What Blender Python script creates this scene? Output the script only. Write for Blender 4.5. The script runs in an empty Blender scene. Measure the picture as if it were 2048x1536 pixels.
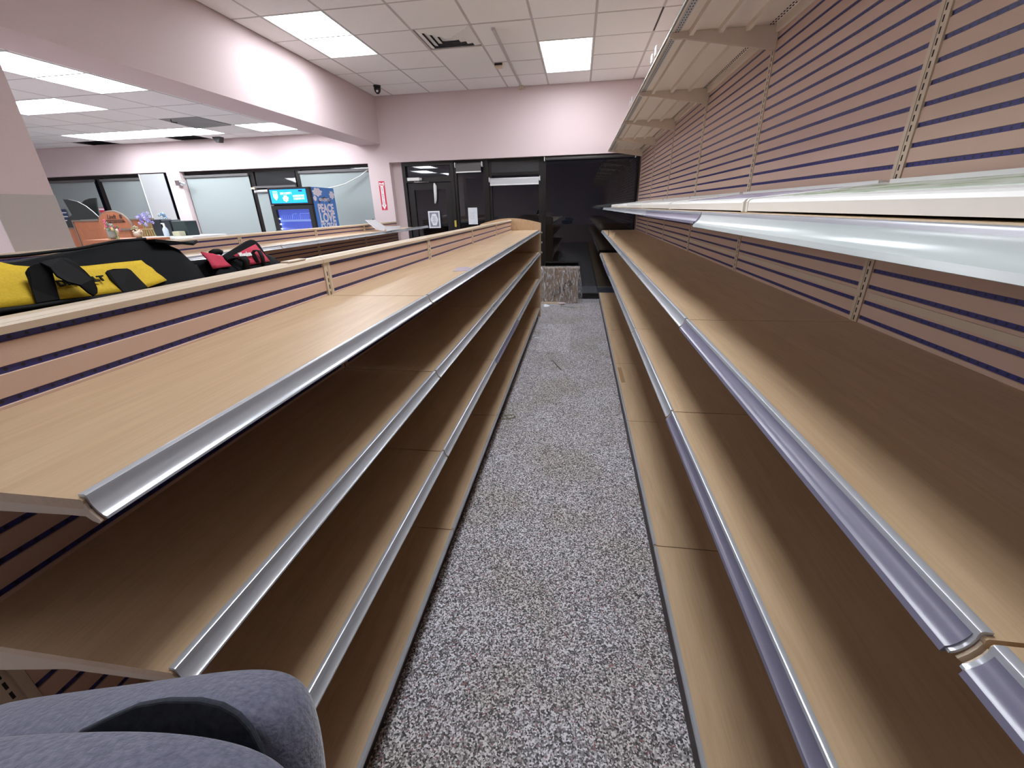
import bpy, bmesh, math, random
from mathutils import Vector, Matrix, noise
random.seed(7)
SC = bpy.context.scene
COL = SC.collection

# ------------------------------------------------------------------ camera
YAW, PITCH, ROLL, FPX, CAMZ = 0.1577, 0.3989, -0.0253, 834.82, 1.5926
cy, sy, cp, sp, cr, sr = math.cos(YAW), math.sin(YAW), math.cos(PITCH), math.sin(PITCH), math.cos(ROLL), math.sin(ROLL)
Fv = Vector((-sy*cp, cy*cp, -sp)); R0 = Vector((cy, sy, 0)); U0 = R0.cross(Fv)
Rv = cr*R0 + sr*U0; Uv = -sr*R0 + cr*U0
cam_d = bpy.data.cameras.new('camera'); cam_d.sensor_width = 36; cam_d.sensor_fit = 'HORIZONTAL'
cam_d.lens = FPX*36/2048; cam_d.clip_start = 0.02; cam_d.clip_end = 200
cam = bpy.data.objects.new('camera', cam_d); COL.objects.link(cam)
cam.matrix_world = Matrix(((Rv.x, Uv.x, -Fv.x, 0), (Rv.y, Uv.y, -Fv.y, 0), (Rv.z, Uv.z, -Fv.z, CAMZ), (0, 0, 0, 1)))
SC.camera = cam
# ------------------------------------------------------------------ world (night outside) and exposure
wd = bpy.data.worlds.new('night'); SC.world = wd; wd.use_nodes = True
wd.node_tree.nodes['Background'].inputs[0].default_value = (0.0012, 0.0016, 0.003, 1)
wd.node_tree.nodes['Background'].inputs[1].default_value = 1.0
SC.view_settings.view_transform = 'Standard'; SC.view_settings.look = 'None'
SC.view_settings.exposure = 1.42; SC.view_settings.gamma = 1.0; SC.view_settings.use_curve_mapping = False
LAMP = 7.5                                  # radiance of the ceiling diffusers
LAMPCOL = (0.89, 0.94, 1.0, 1)

# ------------------------------------------------------------------ measured layout (metres)
ZC, ZL, YW, YG = 3.353, 2.87, 7.80, 7.95      # ceilings, wall face, glass plane
XRF, XRB = 0.394, 0.948                       # right run: shelf front, panel face
XLF, XLB = -0.562, -0.972                     # left run
BAY = 1.2192
YR = 0.328                                    # a joint of the right run
YL = 0.314                                    # near end of the left run
XW = 1.03                                     # right wall

# ------------------------------------------------------------------ helpers
W = {}
def tag(o, label=None, cat=None, group=None, kind=None):
    if label: o['label'] = label
    if cat: o['category'] = cat
    if group: o['group'] = group
    if kind: o['kind'] = kind
    return o
class MB:
    def __init__(s): s.v = []; s.f = []
    def add(s, vs, fs):
        n = len(s.v); s.v += [tuple(v) for v in vs]; s.f += [tuple(i+n for i in f) for f in fs]; return s
    def box(s, x0, x1, y0, y1, z0, z1):
        if x0 > x1: x0, x1 = x1, x0
        if y0 > y1: y0, y1 = y1, y0
        if z0 > z1: z0, z1 = z1, z0
        return s.add([(x0,y0,z0),(x1,y0,z0),(x1,y1,z0),(x0,y1,z0),(x0,y0,z1),(x1,y0,z1),(x1,y1,z1),(x0,y1,z1)],
                     [(0,3,2,1),(4,5,6,7),(0,1,5,4),(1,2,6,5),(2,3,7,6),(3,0,4,7)])
    def prism(s, pts, axis, a, b):
        """closed polygon in the plane normal to axis, extruded from a to b"""
        def P(p, t):
            return {'x': (t, p[0], p[1]), 'y': (p[0], t, p[1]), 'z': (p[0], p[1], t)}[axis]
        n = len(pts)
        return s.add([P(p, a) for p in pts] + [P(p, b) for p in pts],
                     [tuple(range(n)), tuple(range(2*n-1, n-1, -1))] + [(i, i+n, (i+1) % n + n, (i+1) % n) for i in range(n)])
    def slab(s, pts, d):
        """polygon of 3-D points, thickened by the vector d"""
        n = len(pts); d = Vector(d); pts = [Vector(p) for p in pts]
        return s.add(pts + [p+d for p in pts], [tuple(range(n)), tuple(range(2*n-1, n-1, -1))] + [(i, i+n, (i+1) % n + n, (i+1) % n) for i in range(n)])
    def tube(s, path, r, seg=8, cap=True):
        path = [Vector(p) for p in path]; rings = []; ref = None
        for i, p in enumerate(path):
            t = (path[min(i+1, len(path)-1)] - path[max(i-1, 0)]).normalized()
            if ref is None: ref = Vector((0, 0, 1)) if abs(t.z) < .9 else Vector((1, 0, 0))
            a = t.cross(ref).normalized(); b = t.cross(a).normalized()
            rr = r[i] if isinstance(r, (list, tuple)) else r
            rings.append([p + rr*(math.cos(2*math.pi*k/seg)*a + math.sin(2*math.pi*k/seg)*b) for k in range(seg)])
        n = len(s.v)
        for g in rings: s.v += [tuple(q) for q in g]
        for i in range(len(rings)-1):
            for k in range(seg):
                s.f.append((n+i*seg+k, n+i*seg+(k+1) % seg, n+(i+1)*seg+(k+1) % seg, n+(i+1)*seg+k))
        if cap:
            s.f.append(tuple(n+k for k in range(seg))); s.f.append(tuple(n+(len(rings)-1)*seg+k for k in range(seg-1, -1, -1)))
        return s
    def lathe(s, prof, c, seg=16):
        c = Vector(c); n = len(s.v)
        for r, z in prof:
            for k in range(seg): s.v.append((c.x+r*math.cos(2*math.pi*k/seg), c.y+r*math.sin(2*math.pi*k/seg), c.z+z))
        for i in range(len(prof)-1):
            for k in range(seg): s.f.append((n+i*seg+k, n+i*seg+(k+1) % seg, n+(i+1)*seg+(k+1) % seg, n+(i+1)*seg+k))
        s.f.append(tuple(n+k for k in range(seg-1, -1, -1))); s.f.append(tuple(n+(len(prof)-1)*seg+k for k in range(seg)))
        return s
    def ball(s, c, r, sc=(1, 1, 1), sub=1):
        bm = bmesh.new(); bmesh.ops.create_icosphere(bm, subdivisions=sub, radius=r)
        s.add([(c[0]+v.co.x*sc[0], c[1]+v.co.y*sc[1], c[2]+v.co.z*sc[2]) for v in bm.verts], [tuple(v.index for v in f.verts) for f in bm.faces])
        bm.free(); return s
    def mesh(s, name, mat, org=(0, 0, 0), smooth=False):
        o = Vector(org); me = bpy.data.meshes.new(name)
        me.from_pydata([tuple(Vector(v)-o) for v in s.v], [], s.f)
        bm = bmesh.new(); bm.from_mesh(me); bmesh.ops.recalc_face_normals(bm, faces=bm.faces); bm.to_mesh(me); bm.free()
        if mat: me.materials.append(mat)
        if smooth:
            for p in me.polygons: p.use_smooth = True
        return me
def bevel(o, w, seg=2):
    m = o.modifiers.new('bevel', 'BEVEL'); m.width = w; m.segments = seg; m.limit_method = 'ANGLE'; m.angle_limit = math.radians(40); return o
def place(name, me, parent=None, at=(0, 0, 0)):
    """object from shared mesh data at a world position"""
    o = bpy.data.objects.new(name, me); COL.objects.link(o); at = Vector(at)
    if parent is not None:
        o.parent = parent; o.location = at - W[parent.name]
    else: o.location = at
    W[o.name] = at; return o
def part(name, mb, mat, parent=None, org=None, smooth=False, bev=0):
    if org is None: org = W[parent.name] if parent is not None else Vector((0, 0, 0))
    o = place(name, mb.mesh(name, mat, org, smooth), parent, org)
    if bev: bevel(o, bev)
    return o
def thing(name, at, label, cat, group=None, kind=None):
    o = bpy.data.objects.new(name, None); COL.objects.link(o); o.location = at; o.empty_display_size = .05
    W[o.name] = Vector(at); return tag(o, label, cat, group, kind)
def struct(name, mb, mat, parent=None):
    c = [sum(v[i] for v in mb.v)/len(mb.v) for i in range(3)]
    o = part(name, mb, mat, parent, c); o['kind'] = 'structure'; return o
def solo(name, mb, mat, label, cat, group=None, smooth=False, bev=0, org=None):
    if org is None:
        org = [sum(v[i] for v in mb.v)/len(mb.v) for i in range(2)] + [min(v[2] for v in mb.v)]
    return tag(part(name, mb, mat, None, org, smooth, bev), label, cat, group)
def ray(u, v): return Fv + Rv*((u-1024)/FPX) - Uv*((v-768)/FPX)     # direction through a measured picture point
CAMP = Vector((0, 0, CAMZ))
def onX(u, v, x): d = ray(u, v); return CAMP + d*(x/d.x)
def onY(u, v, y): d = ray(u, v); return CAMP + d*(y/d.y)
def onZ(u, v, z): d = ray(u, v); return CAMP + d*((z-CAMZ)/d.z)
def text(name, s, mat, parent, at, right, up, size, depth=.001, shear=0, bold=0, width=None, align='CENTER'):
    cu = bpy.data.curves.new(name, 'FONT'); cu.body = s; cu.size = 1; cu.align_x = align; cu.align_y = 'CENTER'
    cu.extrude = .001; cu.shear = shear; cu.offset = bold; cu.resolution_u = 3
    t = bpy.data.objects.new(name, cu); COL.objects.link(t)
    dg = bpy.context.evaluated_depsgraph_get(); me = bpy.data.meshes.new_from_object(t.evaluated_get(dg))
    bpy.data.objects.remove(t); bpy.data.curves.remove(cu)
    xs = [v.co.x for v in me.vertices]; sx = size
    if width: sx = width/(max(xs)-min(xs))
    r = Vector(right).normalized(); u = Vector(up).normalized(); n = r.cross(u)
    for v in me.vertices:
        c = v.co.copy(); v.co = r*c.x*sx + u*c.y*size + n*(c.z*depth/.001)
    me.materials.clear(); me.materials.append(mat)
    return place(name, me, parent, at)

# ------------------------------------------------------------------ materials
def mat(name, col, rough=.5, metal=0, spec=.5, emit=None, est=1):
    m = bpy.data.materials.new(name); m.use_nodes = True; b = m.node_tree.nodes['Principled BSDF']
    b.inputs['Base Color'].default_value = (*col, 1); b.inputs['Roughness'].default_value = rough
    b.inputs['Metallic'].default_value = metal; b.inputs['Specular IOR Level'].default_value = spec
    if emit: b.inputs['Emission Color'].default_value = (*emit, 1); b.inputs['Emission Strength'].default_value = est
    return m
def nd(m, t, **k):
    n = m.node_tree.nodes.new(t)
    for a, b in k.items(): setattr(n, a, b)
    return n
def lk(m, a, b): m.node_tree.links.new(a, b)
def coords(m, scale, space='Object'):
    tc = nd(m, 'ShaderNodeTexCoord'); mp = nd(m, 'ShaderNodeMapping'); mp.inputs['Scale'].default_value = scale
    if space == 'World':
        g = nd(m, 'ShaderNodeNewGeometry'); lk(m, g.outputs['Position'], mp.inputs['Vector'])
    else: lk(m, tc.outputs['Object'], mp.inputs['Vector'])
    return mp.outputs['Vector']
def ramp(m, fac, stops, interp='LINEAR'):
    r = nd(m, 'ShaderNodeValToRGB'); r.color_ramp.interpolation = interp; e = r.color_ramp.elements
    while len(e) < len(stops): e.new(.5)
    for x, (p, c) in zip(e, stops): x.position = p; x.color = (*c, 1)
    lk(m, fac, r.inputs['Fac']); return r.outputs['Color']
def bsdf(m): return m.node_tree.nodes['Principled BSDF']
def speck(name, c0, c1, scale, rough=.6, detail=2, bump=0, space='World', sc3=(1, 1, 1)):
    m = mat(name, c0, rough); v = coords(m, sc3, space)
    n = nd(m, 'ShaderNodeTexNoise'); n.inputs['Scale'].default_value = scale; n.inputs['Detail'].default_value = detail
    lk(m, v, n.inputs['Vector']); lk(m, ramp(m, n.outputs['Fac'], [(.3, c0), (.7, c1)]), bsdf(m).inputs['Base Color'])
    if bump:
        b = nd(m, 'ShaderNodeBump'); b.inputs['Strength'].default_value = bump; b.inputs['Distance'].default_value = .002
        lk(m, n.outputs['Fac'], b.inputs['Height']); lk(m, b.outputs['Normal'], bsdf(m).inputs['Normal'])
    return m
M = {}
M['pink'] = speck('pink_wall_paint', (.655, .535, .54), (.68, .56, .565), 140, .75, 3, .12)
M['tile'] = speck('ceiling_tile', (.80, .78, .765), (.88, .865, .85), 260, .9, 3, .25)
M['grid'] = mat('ceiling_grid', (.50, .47, .46), .6)
M['tbeige'] = speck('beige_paint', (.46, .43, .41), (.48, .45, .43), 120, .7)
M['slat'] = speck('slat_laminate', (.61, .425, .33), (.66, .46, .36), 500, .55, 3, .08)
M['cream'] = mat('cream_metal', (.64, .52, .39), .45)
M['creamw'] = mat('cream_canopy_metal', (.74, .62, .50), .5)
M['silver'] = mat('silver_price_rail', (.60, .63, .68), .24, .4)
M['lav'] = mat('lavender_tag_holder', (.185, .175, .25), .28, 0, .7)
M['clear'] = speck('clear_tag_holder', (.50, .56, .56), (.62, .66, .66), 6, .2, 2, 0, 'World', (1, .4, 8))
M['white'] = mat('white_plastic', (.80, .80, .78), .35)
M['dark'] = mat('dark_slot', (.015, .012, .015), .8)
M['kick'] = mat('dark_kick_plate', (.06, .04, .035), .5)
M['bronze'] = mat('dark_bronze_frame', (.011, .0085, .008), .4, .2)
M['brown'] = mat('brown_jamb', (.09, .045, .04), .5)
M['black'] = mat('black_plastic', (.007, .007, .008), .45)
M['paper'] = speck('paper_sheet', (.72, .74, .80), (.80, .82, .86), 30, .8)
M['blind'] = speck('grey_roller_blind', (.27, .31, .31), (.30, .34, .34), 300, .8, 2, .1)
M['blindw'] = mat('white_blind_tube', (.55, .55, .57), .5)
M['blindg'] = mat('grey_blind_cassette', (.11, .105, .105), .5)
M['asphalt'] = speck('asphalt', (.02, .02, .022), (.035, .035, .038), 60, .9)
M['red'] = mat('sign_red', (.62, .03, .07), .5)
M['chrome'] = mat('polished_steel', (.75, .76, .78), .12, 1)
# maple laminate
m = mat('maple_laminate', (.6, .45, .3), .36); v = coords(m, (9, .9, 9), 'World')
n1 = nd(m, 'ShaderNodeTexNoise'); n1.inputs['Scale'].default_value = 2.2; n1.inputs['Detail'].default_value = 6; n1.inputs['Distortion'].default_value = .8; lk(m, v, n1.inputs['Vector'])
v2 = coords(m, (160, 6, 160), 'World'); n2 = nd(m, 'ShaderNodeTexNoise'); n2.inputs['Scale'].default_value = 1; n2.inputs['Detail'].default_value = 3; lk(m, v2, n2.inputs['Vector'])
c1 = ramp(m, n1.outputs['Fac'], [(.3, (.55, .385, .235)), (.55, (.61, .44, .275)), (.75, (.65, .475, .305))])
mx = nd(m, 'ShaderNodeMix', data_type='RGBA', blend_type='MULTIPLY'); mx.inputs[0].default_value = .35
lk(m, c1, mx.inputs[6]); lk(m, ramp(m, n2.outputs['Fac'], [(.35, (.80, .74, .68)), (.6, (1, 1, 1))]), mx.inputs[7]); lk(m, mx.outputs[2], bsdf(m).inputs['Base Color'])
M['maple'] = m
# blue perforated slot insert: round dark holes every inch
m = mat('blue_slot_insert', (.03, .03, .16), .35); tc = nd(m, 'ShaderNodeTexCoord'); sx = nd(m, 'ShaderNodeSeparateXYZ'); lk(m, tc.outputs['Object'], sx.inputs[0])
md = nd(m, 'ShaderNodeMath', operation='PINGPONG'); md.inputs[1].default_value = .0127; lk(m, sx.outputs['Y'], md.inputs[0])
p1 = nd(m, 'ShaderNodeMath', operation='POWER'); p1.inputs[1].default_value = 2; lk(m, md.outputs[0], p1.inputs[0])
p2 = nd(m, 'ShaderNodeMath', operation='POWER'); p2.inputs[1].default_value = 2; lk(m, sx.outputs['Z'], p2.inputs[0])
ad = nd(m, 'ShaderNodeMath', operation='ADD'); lk(m, p1.outputs[0], ad.inputs[0]); lk(m, p2.outputs[0], ad.inputs[1])
lt = nd(m, 'ShaderNodeMath', operation='LESS_THAN'); lt.inputs[1].default_value = .0033**2; lk(m, ad.outputs[0], lt.inputs[0])
lk(m, ramp(m, lt.outputs[0], [(0, (.030, .030, .185)), (1, (.004, .004, .02))], 'CONSTANT'), bsdf(m).inputs['Base Color'])
M['blue'] = m
# speckled floor
def floor_mat(name, tint, dirt):
    m = mat(name, (.3, .3, .3), .55, 0, .35); v = coords(m, (1, 1, 1), 'World')
    vo = nd(m, 'ShaderNodeTexVoronoi'); vo.inputs['Scale'].default_value = 190; lk(m, v, vo.inputs['Vector'])
    sp_ = nd(m, 'ShaderNodeSeparateColor'); lk(m, vo.outputs['Color'], sp_.inputs[0])
    c = ramp(m, sp_.outputs[0], [(0, (.055, .05, .052)), (.16, (.155, .14, .143)), (.36, (.33, .31, .32)), (.54, (.56, .54, .56)), (.74, (.88, .87, .90)), (.975, (.36, .15, .16))], 'CONSTANT')
    nz = nd(m, 'ShaderNodeTexNoise'); nz.inputs['Scale'].default_value = 2.3; nz.inputs['Detail'].default_value = 5; lk(m, v, nz.inputs['Vector'])
    t = ramp(m, nz.outputs['Fac'], [(.35, dirt), (.6, tint)])
    mx = nd(m, 'ShaderNodeMix', data_type='RGBA', blend_type='MULTIPLY'); mx.inputs[0].default_value = 1
    lk(m, c, mx.inputs[6]); lk(m, t, mx.inputs[7]); lk(m, mx.outputs[2], bsdf(m).inputs['Base Color'])
    b = nd(m, 'ShaderNodeBump'); b.inputs['Strength'].default_value = .35; b.inputs['Distance'].default_value = .003
    lk(m, vo.outputs['Distance'], b.inputs['Height']); lk(m, b.outputs['Normal'], bsdf(m).inputs['Normal']); return m
M['floor'] = floor_mat('speckled_floor', (1, 1, 1.04), (.84, .80, .74))
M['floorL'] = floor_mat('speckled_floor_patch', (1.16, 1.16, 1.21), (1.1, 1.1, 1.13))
# glass
m = bpy.data.materials.new('window_glass'); m.use_nodes = True; nt = m.node_tree; nt.nodes.clear()
out = nd(m, 'ShaderNodeOutputMaterial'); ms = nd(m, 'ShaderNodeMixShader'); fr = nd(m, 'ShaderNodeFresnel'); fr.inputs[0].default_value = 1.75
tr = nd(m, 'ShaderNodeBsdfTransparent'); tr.inputs[0].default_value = (.75, .78, .8, 1); gl = nd(m, 'ShaderNodeBsdfGlossy'); gl.inputs['Roughness'].default_value = .01
gg = nd(m, 'ShaderNodeNewGeometry'); mi = nd(m, 'ShaderNodeMapRange'); mi.inputs[3].default_value = 1.75; mi.inputs[4].default_value = 1/1.75
lk(m, gg.outputs['Backfacing'], mi.inputs[0]); lk(m, mi.outputs[0], fr.inputs[0])      # both faces of a thin pane reflect alike
lk(m, fr.outputs[0], ms.inputs[0]); lk(m, tr.outputs[0], ms.inputs[1]); lk(m, gl.outputs[0], ms.inputs[2]); lk(m, ms.outputs[0], out.inputs[0])
M['glass'] = m
# lit diffuser
m = bpy.data.materials.new('lit_diffuser'); m.use_nodes = True; b = bsdf(m); b.inputs['Base Color'].default_value = (.8, .8, .8, 1)
b.inputs['Emission Color'].default_value = LAMPCOL; b.inputs['Emission Strength'].default_value = LAMP
M['lamp'] = m

# ================================================================== STRUCTURE
XFAR, YBACK = -13.0, -5.5
fl = struct('floor', MB().box(XFAR-.2, XW+.2, YBACK-.2, 8.0, -.1, 0), M['floor'])
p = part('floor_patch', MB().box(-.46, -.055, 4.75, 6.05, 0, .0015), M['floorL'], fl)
struct('wall_right', MB().box(XW, XW+.12, YBACK, 8.0, 0, ZC+.1), M['pink'])
struct('wall_left', MB().box(XFAR-.12, XFAR, YBACK, 8.0, 0, ZC+.1), M['pink'])
struct('wall_front', MB().box(XFAR, XW, YBACK-.12, YBACK, 0, ZC+.1), M['pink'])
ZLIN = 2.372
wb = MB().box(XFAR, XW, YW, 8.02, ZLIN, ZC+.1)
wb.box(-3.71, -3.31, YW, 8.02, 0, ZLIN); wb.box(-7.79, -7.51, YW, 8.02, 0, ZLIN); wb.box(-11.6, -11.2, YW, 8.02, 0, ZLIN)
wb.box(-7.51, -3.71, YW+.06, 8.02, 0, .55); wb.box(-11.2, -7.79, YW+.06, 8.02, 0, .55)
wb.box(-3.31, -3.13, YW+.13, 8.02, 0, ZLIN)
struct('wall_back', wb, M['pink'])
struct('trim_1', MB().box(-3.86, -3.43, YBACK, YW, 2.655, ZC+.1), M['pink']).name = 'wall_beam'
colm = struct('wall_column', MB().box(-3.86, -3.432, 2.205, 2.545, 0, 2.655), M['pink'])
part('painted_panel', MB().box(-3.432, -3.426, 2.205, 2.545, 0, 1.742), M['tbeige'], colm)
# ceilings -----------------------------------------------------------
ce = struct('ceiling', MB().box(-3.43, XW, YBACK, YW, ZC+.03, ZC+.1), M['tile'])
cl = struct('ceiling_lower', MB().box(XFAR, -3.86, YBACK, YW, ZL+.03, ZL+.1), M['tile'])
GX = [-3.43] + [.095+.6405*k for k in range(-5, 2)] + [XW]
GY = [4.04-.632*k for k in range(14, 0, -1)] + [4.04, 4.67, 5.30, 5.93, 6.56, 7.19, YW]
HX = [-3.86] + [-4.02-.64*k for k in range(0, 15)]; HX.sort()
HY = [2.88, 3.52, 4.16, 4.80, 5.44, 6.08, 6.72, 7.36, YW]
tcache = {}
def tilemesh(w, h):
    k = (round(w, 3), round(h, 3))
    if k not in tcache:
        g = .013; tcache[k] = MB().box(-w/2+g, w/2-g, -h/2+g, h/2-g, -.004, .014).mesh('ceiling_tile', M['tile'])
    return tcache[k]
def tiles(parent, xs, ys, z, skip, merges, y_from):
    done = set()
    for (i, j, ni, nj) in merges:
        place('ceiling_tile', tilemesh(xs[i+ni]-xs[i], ys[j+nj]-ys[j]), parent, ((xs[i]+xs[i+ni])/2, (ys[j]+ys[j+nj])/2, z))
        for a in range(ni):
            for b in range(nj): done.add((i+a, j+b))
    for i in range(len(xs)-1):
        for j in range(len(ys)-1):
            if (i, j) in skip or (i, j) in done or ys[j] < y_from: continue
            place('ceiling_tile', tilemesh(xs[i+1]-xs[i], ys[j+1]-ys[j]), parent, ((xs[i]+xs[i+1])/2, (ys[j]+ys[j+1])/2, z+random.uniform(-.0015, .0015)))
    for x in xs[1:-1]:
        part('grid_runner', MB().box(x-.012, x+.012, max(ys[0], y_from), ys[-1], z-.003, z+.013), M['grid'], parent)
    for y in ys[1:-1]:
        if y < y_from: continue
        part('grid_runner', MB().box(xs[0], xs[-1], y-.012, y+.012, z-.0025, z+.013), M['grid'], parent)
J = {round(y, 2): i for i, y in enumerate(GY)}
jj = lambda y: J[round(y, 2)]
lightsM = [(1, jj(4.67)), (5, jj(5.93))]
skipM = {(1, jj(4.67)), (1, jj(5.30)), (5, jj(5.93)), (5, jj(6.56)), (3, jj(5.30))}
tiles(ce, GX, GY, ZC, skipM, [(3, jj(5.93), 1, 2)], 4.0)
KX = {round(x, 2): i for i, x in enumerate(HX)}; KY = {round(y, 2): i for i, y in enumerate(HY)}
ix = lambda x: KX[round(x, 2)]; iy = lambda y: KY[round(y, 2)]
skipL = {(ix(-5.30), iy(3.52)), (ix(-5.30), iy(4.16)), (ix(-7.22), iy(4.80)), (ix(-6.58), iy(4.80)), (ix(-5.30), iy(6.72)), (ix(-4.66), iy(6.72)),
         (ix(-8.50), iy(6.72)), (ix(-7.86), iy(6.72)), (ix(-7.22), iy(6.72)), (ix(-6.58), iy(6.72)), (ix(-5.94), iy(6.08)), (ix(-9.14), iy(7.36)), (ix(-7.22), iy(7.36))}
tiles(cl, HX, HY, ZL, skipL, [], 2.8)
def troffer(x0, x1, y0, y1, z, label, group='ceiling light panels'):
    t = thing('ceiling_light', ((x0+x1)/2, (y0+y1)/2, z), label, 'light', group)
    f = MB(); w = .022
    f.box(x0+.008, x1-.008, y0+.008, y0+w, z-.006, z+.03); f.box(x0+.008, x1-.008, y1-w, y1-.008, z-.006, z+.03)
    f.box(x0+.008, x0+w, y0+w, y1-w, z-.006, z+.03); f.box(x1-w, x1-.008, y0+w, y1-w, z-.006, z+.03)
    part('frame', f, M['white'], t); part('diffuser', MB().box(x0+w-.004, x1-w+.004, y0+w-.004, y1-w+.004, z+.020, z+.026), M['lamp'], t)
troffer(GX[1], GX[2], 4.67, 5.93, ZC, 'lit white ceiling panel beside the pink beam, nearer the camera')
troffer(GX[5], GX[6], 5.93, 7.19, ZC, 'lit white ceiling panel above the end of the aisle, near the back wall')
for k, yc in enumerate((4.03, 1.50)):
    troffer(GX[5], GX[6], yc-.63, yc+.63, ZC, 'lit ceiling panel above the aisle, %s towards the camera' % ['first', 'second'][k], 'ceiling lights out of view')
troffer(-5.30, -4.66, 3.52, 4.80, ZL, 'long lit panel in the lower ceiling right beside the beam, largest on the left')
troffer(-7.22, -5.94, 4.80, 5.44, ZL, 'lit panel in the lower ceiling next to the pink column')
troffer(-5.30, -4.02, 6.72, 7.36, ZL, 'lit panel in the lower ceiling tucked behind the far end of the beam')
troffer(-7.22, -5.94, 6.72, 7.36, ZL, 'right half of the long double light near the left windows')
troffer(-8.50, -7.22, 6.72, 7.36, ZL, 'left half of the long double light near the left windows')
for k, (x, y) in enumerate(((-5.3, .9), (-8.5, 2.2), (-8.5, -1.2), (-5.3, -2.4), (-11.1, 3.6), (-11.1, .5), (-7.22, 1.3), (-5.94, -1.0), (-9.78, 1.3), (-11.1, -2.8))):  # last four panels are unseen, added as extra fill light for the right wall
    troffer(x, x+.64, y, y+1.26, ZL, 'lit panel in the lower ceiling out of view, %s of ten' % ['first', 'second', 'third', 'fourth', 'fifth', 'sixth', 'added for fill, seventh', 'added for fill, eighth', 'added for fill, ninth', 'added for fill, tenth'][k], 'ceiling lights out of view')
# air vent
x0, x1, y0, y1 = GX[3], GX[4], 5.30, 5.93; xc, yc = (x0+x1)/2, (y0+y1)/2
t = thing('air_vent', (xc, yc, ZC), 'white square louvred air diffuser in the ceiling tiles', 'vent')
part('backing', MB().box(x0+.014, x1-.014, y0+.014, y1-.014, ZC+.024, ZC+.029), mat('vent_duct_grey', (.16, .16, .17), .7), t)
for k in range(4):
    a = .298-.066*k; b = a-.060; h = .012+.012*k*0; mb = MB(); zz0, zz1 = ZC+.012, ZC-.010
    zz0, zz1 = ZC-.016, ZC+.006
    o = [(-a, -a), (a, -a), (a, a), (-a, a)]; i_ = [(-b, -b), (b, -b), (b, b), (-b, b)]
    vs = [(xc+p[0]*(x1-x0)/.64, yc+p[1]*(y1-y0)/.64, zz1) for p in o]+[(xc+p[0]*(x1-x0)/.64, yc+p[1]*(y1-y0)/.64, zz0) for p in i_]
    vs += [(v[0], v[1], v[2]+.003) for v in vs]
    mb.add(vs, [(q, (q+1) % 4, (q+1) % 4+4, q+4) for q in range(4)]+[(q+8, q+12, (q+1) % 4+12, (q+1) % 4+8) for q in range(4)])
    part('louvre', mb, M['white'], t)
part('centre_plate', MB().box(xc-.05, xc+.05, yc-.05, yc+.05, ZC-.012, ZC-.006), M['white'], t)
# ceiling rail, sensor, security camera, gap
rl = solo('ceiling_rail', MB().box(-.985, -.955, 5.42, 7.79, ZC-.022, ZC-.002), M['grid'], 'thin dark conduit rail running along the ceiling to the back wall', 'rail')
part('end_clip', MB().box(-1.0, -.94, 7.72, 7.79, ZC-.05, ZC-.002), M['cream'], rl)
t = thing('motion_sensor', (-1.12, 6.62, ZC), 'small cream sensor box on the ceiling beside the rail', 'sensor')
part('body', MB().prism([(-1.18, ZC-.004), (-1.06, ZC-.004), (-1.07, ZC-.05), (-1.17, ZC-.05)], 'y', 6.58, 6.66), M['cream'], t)
part('lens', MB().box(-1.17, -1.07, 6.572, 6.58, ZC-.03, ZC-.006), M['dark'], t)
t = thing('security_camera', (-3.10, 7.20, ZC), 'black dome security camera hanging near the back corner of the ceiling', 'camera')
part('mount', MB().lathe([(.055, 0), (.055, -.02), (.05, -.025)], (-3.10, 7.2, ZC), 16), M['black'], t)
part('housing', MB().lathe([(.048, -.02), (.05, -.05), (.042, -.085), (.02, -.11), (.004, -.115)], (-3.10, 7.2, ZC), 16), M['black'], t, None, True)
part('lens', MB().ball((-3.09, 7.165, ZC-.08), .02, sub=2), M['chrome'], t, None, True)
part('ceiling_gap', MB().box(.728, .742, 5.30, 5.90, ZC-.0045, ZC-.002), M['dark'], ce)
# lower ceiling fittings
t = thing('return_vent', (-5.62, 6.4, ZL), 'grey return-air panel hanging askew in the lower ceiling', 'vent')
part('panel', MB().slab([(-5.93, 6.09, ZL-.005), (-5.31, 6.09, ZL-.005), (-5.31, 6.71, ZL-.012), (-5.93, 6.71, ZL-.03)], (0, 0, .012)), M['blindg'], t)
part('hook', MB().tube([(-5.80, 6.15, ZL-.005), (-5.78, 6.13, ZL-.04), (-5.70, 6.14, ZL-.05)], .006, 6), M['dark'], t)
for xa, nm in ((-9.14, 'left'), (-7.22, 'right')):
    t = thing('slot_vent', (xa+.32, 7.58, ZL), 'dark slotted vent by the window wall, the %s one of two' % nm, 'vent', 'dark vents by the window wall')
    part('backing', MB().box(xa+.014, xa+.626, 7.374, 7.786, ZL+.004, ZL+.010), M['black'], t)
    for k in range(6): part('blade', MB().slab([(xa+.02, 7.40+.065*k, ZL-.004), (xa+.62, 7.40+.065*k, ZL-.004), (xa+.62, 7.43+.065*k, ZL+.008), (xa+.02, 7.43+.065*k, ZL+.008)], (0, .002, .002)), M['black'], t)
t = thing('security_camera', (-6.35, 7.62, ZL), 'small black camera at the ceiling edge above the left windows', 'camera')
part('housing', MB().prism([(-6.44, ZL), (-6.28, ZL), (-6.32, ZL-.09), (-6.38, ZL-.09)], 'y', 7.58, 7.68), M['black'], t)
part('bracket', MB().box(-6.40, -6.32, 7.60, 7.66, ZL-.004, ZL+.01), M['black'], t)

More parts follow.
